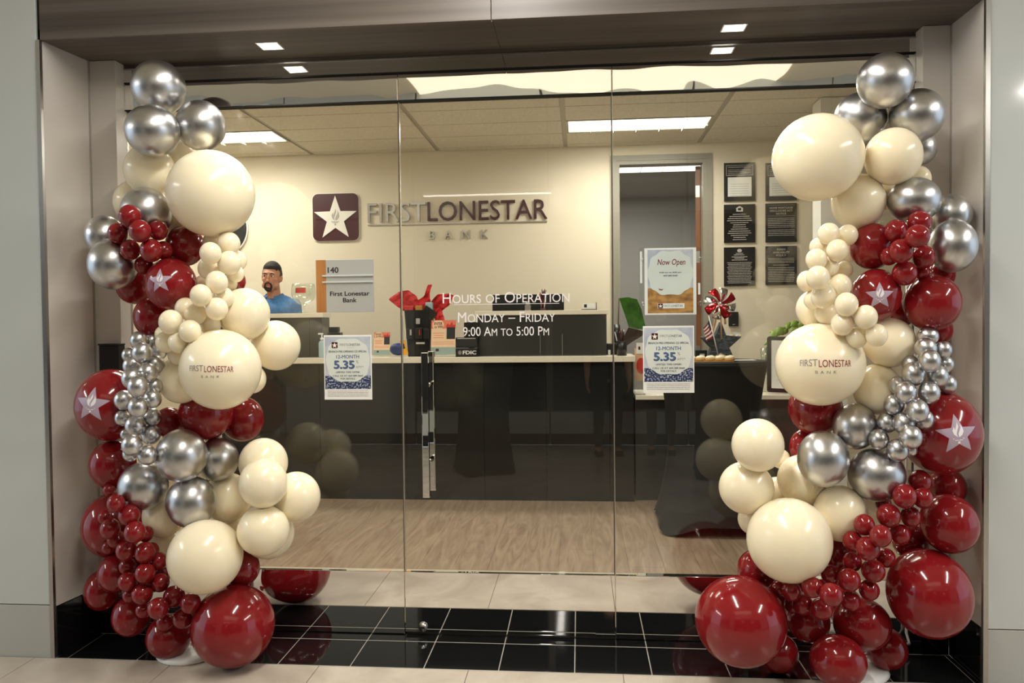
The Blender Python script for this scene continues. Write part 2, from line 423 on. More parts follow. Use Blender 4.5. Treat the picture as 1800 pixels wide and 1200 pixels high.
# ---- storefront glazing
ZR0, ZR1, ZB = 2.380, 2.492, .2838
XD0, XD1 = -.6575, .2773
hd = box('trim_1', M['mirror_w'], (-1.925, 1.535, -.022, .03, 2.503, ZT), kind='structure')
box('dark_underside', M['black_m'], (-1.925, 1.535, -.0215, .03, 2.497, 2.5035), hd)  # added black strip: darkness of the header's mirror underside put into colour
box('cap_line', M['steel'], (-1.925, 1.535, -.024, -.018, ZT, ZT+.006), hd)
box('infill', M['wood_dark'], (-1.925, 1.535, -.018, .03, ZT+.006, ZS-.001), hd)
noz = M['mirror'].node_tree
def pane(name, x0, x1, kindname, zg=.004):
    w = empty(name, ((x0+x1)/2, 0, 0), kind='structure'); c = (x0+x1)/2; h = (x1-x0)/2
    box('glass_pane', M['glass'], (-h, h, -.006, .006, ZB-.004, ZR0+.004), w)
    box('top_rail', M['mirror_w'], (-h, h, -.020, .020, ZR0, ZR1), w, .0015)
    box('dark_underside', M['black_m'], (-h, h, -.0205, .0205, ZR0-.004, ZR0+.0005), w)  # added black strip covering the rail's mirror underside so it reads as dark
    box('bottom_rail', M['mirror'], (-h, h, -.020, .020, .012 if 'door' in name else .004, ZB), w, .0015)
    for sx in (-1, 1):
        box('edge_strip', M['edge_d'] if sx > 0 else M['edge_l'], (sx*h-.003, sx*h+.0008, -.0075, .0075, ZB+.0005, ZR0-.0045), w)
    return w
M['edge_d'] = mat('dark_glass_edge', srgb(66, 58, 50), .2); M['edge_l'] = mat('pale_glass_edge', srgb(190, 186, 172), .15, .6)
wl = pane('window_1', -1.925, XD0-.003, 'window')
wr = pane('window_2', XD1+.003, 1.535, 'window')
dr = pane('door_1', XD0, XD1, 'door')
# door pull: square bar outside and inside, with standoffs
c = (XD0+XD1)/2
hx = aty(748, 700, -.07).x-c
box('pull_bar', M['mirror'], (hx-.015, hx+.015, -.085, -.060, .632, 1.268), dr, .003)
box('pull_bar', M['mirror'], (hx-.015, hx+.015, .060, .085, .632, 1.268), dr, .003)
for z in (.78, 1.12):
    MB().tube([(hx, -.062, z), (hx, .062, z)], .011, 12).build('standoff', M['mirror'], dr)
lk = MB().tube([(-.578-c, -.020, .037), (-.578-c, -.032, .037)], .020, 20).build('lock', M['steel'], dr)
MB().box(-.578-c-.010, -.578-c+.010, -.0335, -.0318, .033, .041).build('keyway', M['black'], lk)
box('corner_patch', M['mirror'], (.19-c, XD1-c, -.024, -.0195, .012, .026), dr)
# hours lettering
G0 = -.0068
def glassY(px, py): return aty(px, py, G0)
for body, x0, x1, y0, y1 in (('Hours of Operation', 778, 1001, 513, 532), ('Monday \u2013 Friday', 805, 976, 548, 566), ('9:00 Am to 5:00 Pm', 814, 965, 574, 590)):
    a, b = glassY(x0, (y0+y1)/2), glassY(x1, (y0+y1)/2)
    zz = glassY((x0+x1)/2, y0).z-glassY((x0+x1)/2, y1).z
    O = (a+b)/2; O = Vector((O.x-c, G0, O.z))
    text('hours_lettering', body, M['white_ink'], dr, O, XP, ZP, w=(b-a).x, h=zz, caps=True)
a, b = glassY(797, 535), glassY(983, 535)
box('hours_rule', M['white_ink'], (a.x-c, b.x-c, G0-.0004, G0, a.z-.0017, a.z+.0003), dr)
# wall over the glazing, inside
box('wall_front_inner', M['wall'], (-4.2, 3.2, .13, .2, ZS+.05, 3.05), kind='structure')
box('wall_front_left', M['wall'], (-4.2, -1.99, .03, .13, 0, 3.05), kind='structure')
box('wall_front_right', M['wall'], (1.60, 3.2, .03, .13, 0, 3.05), kind='structure')

# ---- office shell
YB, ZC = 3.95, 3.05
DX0, DX1, DZ = .483, 1.322, 2.898
wb = MB().box(-4.2, DX0, YB, YB+.12, 0, ZC).box(DX1, 3.2, YB, YB+.12, 0, ZC).box(DX0, DX1, YB, YB+.12, DZ, ZC).build('wall_back', M['wall'], kind='structure')
box('wall_office_left', M['wall'], (-4.3, -4.2, .03, 7.2, 0, ZC), kind='structure')
box('wall_office_right', M['wall_grey'], (3.2, 3.3, .03, 7.2, 0, ZC), kind='structure')
box('wall_column', M['wall_white'], (1.93, 2.12, 2.55, 2.75, 0, ZC-.012), kind='structure')
box('wall_back_room', M['wall_grey'], (-4.2, 3.2, 7.1, 7.2, 0, ZC), kind='structure')
box('wall_back_room_left', M['wall_grey'], (-.9, -.8, YB+.12, 7.1, 0, ZC), kind='structure')
fr = box('door_2', M['frame_m'], (DX0, DX0+.035, YB-.012, YB+.13, 0, DZ), kind='structure')
box('jamb', M['frame_m'], (DX1-.035, DX1, YB-.012, YB+.13, 0, DZ), fr)
box('door_head', M['frame_m'], (DX0+.035, DX1-.035, YB-.012, YB+.13, DZ-.035, DZ), fr)
MB().box(DX0-.05, DX0, YB-.018, YB, 0, DZ+.05).box(DX1, DX1+.05, YB-.018, YB, 0, DZ+.05).box(DX0, DX1, YB-.018, YB, DZ, DZ+.05).build('casing', M['frame_m'], fr)
lf = MB().box(-.045, 0, 0, .84, .01, DZ-.04, .002).build('door_leaf', M['brown_door'], fr)
lf.location = (DX1-.037, YB+.13, 0); lf.rotation_euler = (0, 0, math.radians(-10.5))
for z in (2.0, 2.62, .3, 1.1):
    hg = box('hinge', M['steel'], (-.044, -.006, -.003, .001, z-.055, z+.055), lf)

# ---- office ceiling: tiles in a tee grid
ce = box('ceiling', M['ceil_g'], (-4.2, 3.2, .03, YB+.01, ZC+.002, ZC+.06), kind='structure')
CX = [-4.2, -3.66, -2.43, -1.2, .015, 1.25, 2.48, 3.2]
CY = [YB, 3.82, 3.40, 2.98, 2.56, 2.14, 1.72, 1.30, .88, .46, .2][::-1]
FIX = {(1, 7): 1, (4, 7): 1, (4, 3): 1, (2, 3): 1}
ct = {}
for i in range(len(CX)-1):
    for j in range(len(CY)-1):
        if (i, j) in FIX: continue
        w, d = CX[i+1]-CX[i]-.040, CY[j+1]-CY[j]-.013
        key = (round(w, 3), round(d, 3))
        if key not in ct: ct[key] = MB().box(-w/2, w/2, -d/2, d/2, -.008, .002, .003).mesh('ceiling_tile', M['ceil'])
        o = bpy.data.objects.new('ceiling_tile', ct[key]); o.location = ((CX[i]+CX[i+1])/2, (CY[j]+CY[j+1])/2, ZC); put(o, ce)
LT = {(1, 7): 'lit ceiling troffer above the man behind the counter', (4, 7): 'lit ceiling troffer in front of the inner doorway',
      (4, 3): 'lit ceiling troffer just inside the glass above the black cloth table', (2, 3): 'lit ceiling troffer just inside the glass above the suite sign'}
for (i, j), _ in FIX.items():
    x0, x1, y0, y1 = CX[i]+.02, CX[i+1]-.02, CY[j]+.01, CY[j+1]-.01
    t = empty('ceiling_troffer', ((x0+x1)/2, (y0+y1)/2, ZC), label=LT[(i, j)], cat='light', group='office ceiling troffers')
    h, e = (x1-x0)/2, (y1-y0)/2
    MB().box(-h, h, -e, -e+.018, -.010, .0).box(-h, h, e-.018, e, -.010, 0).box(-h, -h+.018, -e+.018, e-.018, -.010, 0).box(h-.018, h, -e+.018, e-.018, -.010, 0).build('frame', M['ceil_g'], t)
    n = 6
    for q in range(n):
        a = -h+.018+(2*h-.036)*q/n
        for (b0, b1) in ((-e+.018, -.002), (.002, e-.018)):
            box('lens', M['diffuser'], (a+.002, a+(2*h-.036)/n-.002, b0, b1, -.004, -.001), t)
    for q in range(1, n):
        a = -h+.018+(2*h-.036)*q/n; box('louver', M['torch_g'], (a-.003, a+.003, -e+.018, e-.018, -.034, -.017), t)
    box('louver', M['torch_g'], (-h+.018, h-.018, -.003, .003, -.034, -.017), t)
cb = box('ceiling_back_room', M['wall_grey'], (-4.2, 3.2, YB+.02, 7.2, ZC, ZC+.06), kind='structure')
p0, p1 = atz(1083, 303, ZC), atz(1203, 302, ZC); p2 = atz(1196, 314, ZC)
t = empty('ceiling_troffer', ((p0.x+p1.x)/2, p0.y-.2, ZC-.002), label='lit ceiling light in the grey room beyond the inner doorway', cat='light')
box('frame', M['ceil_g'], (-.62, .62, -.16, .16, -.012, 0), t)
for q in range(5): box('lens', M['diffuser2'], (-.6+.24*q+.004, -.6+.24*(q+1)-.004, -.145, .145, -.016, -.012), t)

# ---- mall behind the camera
mc = box('ceiling_mall', M['mall_ceil'], (-9, 9, -5.5, -DF+.02, 4.02, 4.12), kind='structure')
mw = box('wall_mall', M['grout_d'], (-9, 9, -5.6, -5.40, 0, 4.02), kind='structure')
for q in range(-5, 5):
    a, b = 1.55*q-.2, 1.55*(q+1)-.2-.02
    MB().box(a, b, -5.41, -5.36, 2.62, 4.02, .003).build('panel', M['panel'], mw)
    lo = 2.6 if -3.4 < a < -2.2 or b > 5 else .37
    MB().box(a, b, -5.41, -5.36, .125, lo, .003).build('panel', M['panel2'], mw)
    MB().box(a, b, -5.41, -5.36, 0, .12).build('base_tile', M['black_tile'], mw)
    if lo < 1: MB().box(a+.03, b-.03, -5.41, -5.385, .39, 2.58).build('pane', M['dark_shop'], mw)
sl = aty(750, 343, 5.30); sr = aty(962, 343, 5.30)
box('strip_light', M['white_p'], (sl.x-.05, sr.x+.05, -5.36, -5.32, sl.z-.02, sl.z+.05), label='slim strip light over the shop window across the mall', cat='light')
st = bpy.data.objects['strip_light']
box('lens', M['strip'], (sl.x-.04, sr.x+.04, -5.33, -5.315, sl.z-.015, sl.z+.0), st)
cv = MB().box(-1.7, 2.3, -5.34, -4.1, 3.99, 4.019).build('ceiling_cove', M['cove'], kind='structure')
for i, (x, y, z) in enumerate(PEND):
    t = empty('pendant_light', (x, y, z), label=['slim linear pendant light hung low in the mall on the side of the man', 'slim linear pendant light hung high before the glass door', 'slim linear pendant light mirrored in the white glass pier'][i], cat='light', group='pendant lights in the mall')
    box('housing', M['white_p'], (-.06, .06, -1.05, 1.05, .0, .07), t, .004)
    box('lens', M['pend_l'], (-.05, .05, -1.02, 1.02, -.004, .0), t)
    for s in (-1, 1): MB().tube([(0, s*.8, .07), (0, s*.8, 4.018-z)], .003, 6).build('wire', M['steel'], t)

# ================================================================== BALLOONS
# pixel centre, pixel radius (x, y), layer (higher = nearer the street), key of its label
LEFT = """
C 279 154 49 48 2 top
C 268 230 49 46 3 top
C 353 221 44.5 44.5 3 top
I 263 299 46 45 2 upper
I 320 282 38 38 0 upper
I 371 340 78 75 4 bigtop
I 238 356 39 39 1 upper
I 312 385 34 34 0 upper
C 257 374 46 44 3 shoulder
C 184 416 37 37 1 shoulder
C 198 464 44 44 3 shoulder
r 228 380 20 20 5 uppercluster
r 207 410 18 18 5 uppercluster
r 246 406 19.5 19.5 6 uppercluster
r 278 405 17 17 5 uppercluster
r 229 439 17.5 17.5 5 uppercluster
r 266 440 20 20 6 uppercluster
r 288 440 16 16 4 uppercluster
r 253 466 16.5 16.5 4 uppercluster
R 325 432 35 35 2 redupper
R 301 500 46 46 4 star_up
R 236 501 33 33 1 redupper
R 270 557 36 36 2 redupper
R 411 494 21 21 1 redupper
i 374 424 17 17 3 chain
i 402 428 20 20 4 chain
i 370 445 19 19 5 chain
i 403 462 20.5 20.5 5 chain
i 417 458 17 17 4 chain
i 367 472 19 19 5 chain
i 414 481 15 15 4 chain
i 381 496 19.5 19.5 6 chain
i 402 498 15 15 4 chain
i 356 500 16 16 4 chain
i 353 519 19 19 6 chain
i 393 523 18 18 5 chain
i 326 542 18.5 18.5 5 chain
i 381 543 19.5 19.5 6 chain
i 343 552 19.5 19.5 6 chain
i 300 566 21 21 6 chain
i 370 569 19 19 5 chain
i 334 582 19.5 19.5 6 chain
i 286 587 14 14 4 chain
i 292 601 18.5 18.5 5 chain
i 314 601 18.5 18.5 6 chain
i 313 623 18 18 4 chain
I 430 552 45 45 3 middle
I 485 607 43 43 2 middle
I 458 612 28 28 0 middle
I 388 649 72 69 5 logo
I 443 666 25 25 2 middle
I 318 667 41 41 2 middle
R 194 711 62 62 3 star_lo
c 244 598 15.5 15.5 5 chain
c 267 599 13 13 4 chain
c 250 620 18 18 6 chain
c 227 624 13 13 5 chain
c 279 617 15 15 4 chain
c 233 643 17 17 6 chain
c 273 640 16 16 5 chain
c 260 655 17 17 6 chain
c 231 665 17.5 17.5 6 chain
c 242 679 18 18 7 chain
c 271 679 15 15 5 chain
c 217 703 17 17 6 chain
c 268 701 16 16 6 chain
c 243 715 18 18 7 chain
c 215 734 14 14 5 chain
c 267 732 15.5 15.5 6 chain
c 238 748 18.5 18.5 7 chain
c 223 762 12 12 5 chain
c 265 764 17 17 6 chain
c 232 782 18.5 18.5 7 chain
c 229 797 14 14 5 chain
c 259 800 17 17 6 chain
R 297 742 27 27 1 redmiddle
R 362 726 48 46 2 redmiddle
R 426 736 38 39 1 redmiddle
C 319 800 46 46 5 low
C 382 807 38 38 3 low
C 252 854 45 42 4 low
C 336 882 45 45 5 low
R 198 816 42 43 2 redlow
R 199 922 56 57 1 redlow
I 463 813 43 43 3 lower
I 463 849 43 43 4 lower
I 520 873 43 44 3 lower
I 463 932 46 44 4 lower
I 472 937 45 45 2 lower
I 400 874 43 43 2 lower
I 288 905 38 39 3 lower
I 286 960 37 37 1 lower
I 411 925 32 32 0 lower
I 361 978 67 65 5 biglow
R 425 998 32 32 2 redfoot
R 205 1006 34 35 2 redfoot
R 182 1036 35 37 1 redfoot
R 231 1082 35 37 3 redfoot
R 297 1118 41 40 3 redfoot
R 410 1099 73.5 73.5 4 bigfoot
R 262 1000 42 42 1 redfoot
r 192 861 11 11 4 lowercluster
r 204 884 16 16 5 lowercluster
r 227 905 19 19 5 lowercluster
r 185 909 13 13 4 lowercluster
r 194 929 18 18 5 lowercluster
r 204 947 16 16 5 lowercluster
r 237 935 19 19 6 lowercluster
r 256 938 14 14 4 lowercluster
r 191 962 12 12 4 lowercluster
r 222 967 18.5 18.5 6 lowercluster
r 255 971 18.5 18.5 6 lowercluster
r 266 967 14 14 4 lowercluster
r 279 986 15.5 15.5 5 lowercluster
r 224 995 15 15 5 lowercluster
r 255 1007 18 18 6 lowercluster
r 282 1024 16 16 5 lowercluster
r 224 1022 17 17 6 lowercluster
r 250 1043 19 19 6 lowercluster
r 228 1046 13 13 5 lowercluster
r 306 1048 19 19 6 lowercluster
r 335 1060 18 18 7 lowercluster
r 278 1069 19 19 7 lowercluster
r 252 1072 14 14 5 lowercluster
r 290 1093 16 16 5 lowercluster
r 321 1087 17.5 17.5 6 lowercluster
"""
RIGHT = """
C 1556 142 51 49 3 top
C 1512 208 47.5 46 2 top
C 1612 203 50 47 3 top
C 1618 262 29 29 1 top
I 1570 275 52 50 4 upper
I 1437 277 81 76 4 bigtop
I 1615 316 22 24 1 upper
I 1509 355 48.5 49 3 upper
I 1558 338 30 30 0 upper
C 1607 352 48 40 4 shoulder
C 1671 379 38 38 2 shoulder
C 1675 432 44 46 3 shoulder
r 1616 391 22 20 6 uppercluster
r 1575 406 20 20 6 uppercluster
r 1613 415 22 20 7 uppercluster
r 1584 441 22 21 7 uppercluster
r 1624 452 20 20 6 uppercluster
r 1563 450 16 16 5 uppercluster
r 1590 480 22 21 6 uppercluster
r 1621 477 14 14 4 uppercluster
R 1533 433 40 40 3 redupper
R 1540 518 45 45 4 star_up
R 1638 532 52 49 4 redupper
R 1655 483 25 25 1 redupper
R 1649 580 26 26 1 redupper
R 1586 552 22 22 2 redupper
i 1457 411 19 19 5 chain
i 1490 413 18 18 4 chain
i 1439 434 16 16 5 chain
i 1472 440 19 19 6 chain
i 1435 456 18.5 18.5 6 chain
i 1456 469 18.5 18.5 6 chain
i 1484 474 15 15 4 chain
i 1438 488 20.5 20.5 7 chain
i 1419 494 18 18 5 chain
i 1477 502 20 20 6 chain
i 1447 520 21.5 21.5 7 chain
i 1429 527 16 16 5 chain
i 1452 550 19.5 19.5 5 chain
i 1488 535 20.5 20.5 7 chain
i 1481 569 20 20 6 chain
i 1522 557 20.5 20.5 7 chain
i 1506 593 18.5 18.5 6 chain
i 1541 589 19.5 19.5 7 chain
i 1494 441 18 18 3 chain
I 1432 543 33 33 2 middle
I 1563 602 47 43 3 middle
I 1441 640 79 71 5 logo
I 1543 684 44 44 3 middle
c 1631 591 19.5 16 5 chain
c 1627 613 19.5 19.5 6 chain
c 1658 615 15.5 15.5 5 chain
c 1634 634 19.5 19.5 7 chain
c 1662 640 15 15 5 chain
c 1601 640 15 15 5 chain
c 1606 657 20.5 20.5 7 chain
c 1647 661 20 20 7 chain
c 1665 675 17 17 5 chain
c 1578 677 15.5 15.5 5 chain
c 1592 690 19.5 19.5 7 chain
c 1633 690 19.5 19.5 7 chain
c 1571 711 18 18 6 chain
c 1613 722 20 20 7 chain
c 1559 743 17.5 17.5 6 chain
c 1589 744 19.5 19.5 7 chain
c 1625 737 17 17 5 chain
c 1601 768 20.5 20.5 7 chain
c 1545 772 17.5 17.5 6 chain
c 1578 791 19.5 19.5 7 chain
c 1601 790 12 12 4 chain
R 1653 760 73 73 3 star_lo
R 1433 718 48 46 2 redmiddle
R 1418 785 31 32 1 redmiddle
C 1503 749 40 40 4 low
C 1447 806 46 49 5 low
C 1541 834 51 47 5 low
I 1332 782 46 46 4 lower
I 1312 857 48.5 46 4 lower
I 1410 843 44 44 3 lower
I 1372 806 17 17 1 lower
I 1366 866 28 28 0 lower
I 1477 902 48 49 3 lower
I 1387 949 75 74 5 biglow
I 1325 912 28 28 2 lower
R 1668 920 53 52 3 redlow
R 1665 855 34 34 1 redlow
R 1633 1042 77 79 4 bigfoot
R 1302 1091 80.5 80.5 5 bigfoot
R 1331 1000 35 35 2 redfoot
R 1368 1147 36 36 2 redfoot
R 1421 1092 38 38 2 redfoot
R 1515 1096 52 47 4 redfoot
R 1473 1161 51 47 4 redfoot
R 1558 1140 38 38 2 redfoot
R 1473 974 38 38 1 redfoot
R 1600 952 32 32 1 redlow
r 1617 846 20 20 6 lowercluster
r 1590 872 21 21 6 lowercluster
r 1622 875 18 18 6 lowercluster
r 1553 885 14 14 4 lowercluster
r 1562 906 21 21 7 lowercluster
r 1601 908 18 18 6 lowercluster
r 1519 922 18.5 18.5 6 lowercluster
r 1548 942 19.5 19.5 7 lowercluster
r 1582 939 18 18 6 lowercluster
r 1499 951 18 18 6 lowercluster
r 1525 964 21 21 7 lowercluster
r 1557 980 17 17 5 lowercluster
r 1498 987 17 17 5 lowercluster
r 1535 1003 21 20 7 lowercluster
r 1460 1009 17 17 6 lowercluster
r 1492 1019 20.5 20.5 7 lowercluster
r 1428 1032 18.5 18.5 6 lowercluster
r 1461 1045 20.5 20.5 7 lowercluster
r 1528 1037 18 18 6 lowercluster
r 1391 1039 17 17 6 lowercluster
r 1495 1056 17.5 17.5 6 lowercluster
r 1368 1034 13 13 5 lowercluster
r 1411 1062 18.5 18.5 6 lowercluster
r 1444 1070 20 19 6 lowercluster
r 1394 1063 15 15 5 lowercluster
"""
def parse(s):
    out = []
    for l in s.strip().splitlines():
        q = l.split(); px, py, rx, ry, lay = [float(x) for x in q[1:6]]
        k = 1.045 if q[0].islower() else 1.022
        rx *= k*math.cos(math.atan((px-900)/FPX)); ry *= k*math.cos(math.atan((py-600)/FPX))
        out.append([q[0], px, py, rx, ry, lay, q[6]])
    return out
def solve(lst, y_back):
    """distance of every balloon along its own sight line: touching neighbours, none in the wall or the floor"""
    n = len(lst); rays = [ray(b[1], b[2]) for b in lst]
    Y = np.array([-.16-.058*b[5] for b in lst]); rp = np.array([(b[3]+b[4])/2 for b in lst])
    lay = np.array([b[5] for b in lst])
    def state():
        P = []; R = []
        for i in range(n):
            d = rays[i]; t = (Y[i]-CAM.y)/d.y; P.append(CAM+d*t); R.append(rp[i]*t/FPX)
        return P, R
    for it in range(260):
        P, R = state()
        for i in range(n):
            for j in range(i+1, n):
                d = (P[i]-P[j]).length; m = .95*(R[i]+R[j])
                if d < m:
                    f, b = (i, j) if (lay[i] > lay[j] or (lay[i] == lay[j] and Y[i] <= Y[j])) else (j, i)
                    lat2 = d*d-(Y[i]-Y[j])**2
                    need = math.sqrt(max(m*m-lat2, 0))-(Y[b]-Y[f])
                    if need > 0:
                        wf = R[b]/(R[f]+R[b]); st = min(need, .03)*.35
                        Y[f] -= st*wf; Y[b] += st*(1-wf)
        P, R = state()
        for i in range(n):
            lim = (-DW if P[i].x-R[i] < -1.93 or P[i].x+R[i] > 1.53 else -.02)-R[i]*1.04-.004
            Y[i] = min(Y[i], lim)
            zc = P[i].z-R[i]*1.01
            if zc < .003: Y[i] -= (.003-zc)*1.2
            if P[i].x+R[i] > XR-.006 or P[i].x-R[i] < XL+.006: Y[i] -= .012
            Y[i] += (-.30-Y[i])*.002
    return state()
def balloon_mesh(matl, n=40, m=26):
    vs = []; fs = []
    for i in range(1, m):
        t = math.pi*i/m; z = math.cos(t); rr = math.sin(t)
        if z < -.35:
            k = (-z-.35)/.65; z -= .16*k*k; rr *= 1-.06*k*k
        for a in range(n): vs.append((rr*math.cos(2*math.pi*a/n), rr*math.sin(2*math.pi*a/n), z))
    top = len(vs); vs.append((0, 0, 1))
    for i in range(m-2):
        for a in range(n): fs.append((i*n+a, (i+1)*n+a, (i+1)*n+(a+1) % n, i*n+(a+1) % n))
    for a in range(n): fs.append((top, a, (a+1) % n))
    # neck and rolled knot
    base = (m-2)*n; prev = [base+a for a in range(n)]
    for rr, z in ((.045, -1.175), (.04, -1.22), (.075, -1.24), (.08, -1.265), (.05, -1.28)):
        st = len(vs); vs += [(rr*math.cos(2*math.pi*a/n), rr*math.sin(2*math.pi*a/n), z) for a in range(n)]
        cur = [st+a for a in range(n)]
        for a in range(n): fs.append((prev[a], cur[a], cur[(a+1) % n], prev[(a+1) % n]))
        prev = cur
    fs.append(tuple(prev[::-1]))
    return MB().add(vs, fs, True).mesh('balloon', matl)
BM = {k: balloon_mesh(M[v]) for k, v in (('C', 'chrome_b'), ('R', 'red_b'), ('I', 'ivory_b'))}
COLN = {'C': 'chrome silver', 'R': 'glossy dark red', 'I': 'ivory'}
WHERE = {
 'top': 'crowning the balloon column', 'upper': 'near the top of the balloon column', 'bigtop': 'near the top of the balloon column',
 'shoulder': 'beside the upper cluster of tiny red ones', 'uppercluster': 'in the upper tiny-red cluster',
 'redupper': 'around the upper starred balloon', 'chain': 'in the chain of tiny ones', 'middle': 'around the lettered balloon',
 'redmiddle': 'just under the lettered balloon', 'low': 'in the chrome group under the lettered balloon', 'redlow': 'below the large starred balloon',
 'lower': 'in the lower ivory group', 'biglow': 'above the red foot', 'redfoot': 'at the red foot of the column', 'bigfoot': 'at the foot of the column',
 'lowercluster': 'in the lower tiny-red cluster'}
def put_print(parent, r, n, up, side, pts_faces, matl, name, lift=1.006, inv=None):
    vs = []; fs = []; p, f0 = pts_faces
    for a, b in p: vs.append((inv @ (n*r+side*a+up*b)).normalized()*lift)
    for f in f0:
        A, B, C = vs[f[0]], vs[f[1]], vs[f[2]]
        fs.append(f if (B-A).cross(C-A).dot(A) > 0 else f[::-1])
    return MB().add(vs, fs, True).build(name, matl, parent)
def star_pts(R, inner=.40, sub=6):
    pts = [(R*(1 if k % 2 == 0 else inner)*math.sin(math.pi*k/5), R*(1 if k % 2 == 0 else inner)*math.cos(math.pi*k/5)) for k in range(10)]
    vs = []; fs = []
    for k in range(10):
        A = (0, 0); B = pts[k]; C = pts[(k+1) % 10]; idx = {}
        for i in range(sub+1):
            for j in range(sub+1-i):
                idx[(i, j)] = len(vs)
                vs.append((A[0]+(B[0]-A[0])*i/sub+(C[0]-A[0])*j/sub, A[1]+(B[1]-A[1])*i/sub+(C[1]-A[1])*j/sub))
        for i in range(sub):
            for j in range(sub-i):
                fs.append((idx[(i, j)], idx[(i+1, j)], idx[(i, j+1)]))
                if i+j < sub-1: fs.append((idx[(i+1, j)], idx[(i+1, j+1)], idx[(i, j+1)]))
    return np.array(vs), fs
FLAME1 = [(-.02, -.10), (-.16, .02), (-.20, .18), (-.12, .34), (-.10, .20), (-.03, .36), (.02, .52), (.05, .34), (-.02, .16), (-.06, .04)]
FLAME2 = [(.02, -.10), (.0, .03), (.06, .16), (.13, .30), (.11, .44), (.20, .28), (.22, .12), (.15, -.01)]
def torch_polys(s):
    P = [[(a*s, b*s) for a, b in FLAME1], [(a*s, b*s) for a, b in FLAME2]]
    for (w, y0, y1) in ((.22, -.17, -.14), (.15, -.23, -.20), (.045, -.36, -.26)):
        P.append([(-w*s, y0*s), (w*s, y0*s), (w*s*.9 if w < .1 else w*s, y1*s), (-w*s, y1*s)])
    return P
def polys_geo(polys):
    vs = []; fs = []
    for p in polys:
        b = len(vs); vs += p
        fs += [tuple(b+i for i in t) for t in tessellate_polygon([[Vector((x, y, 0)) for x, y in p]])]
    return np.array(vs), fs
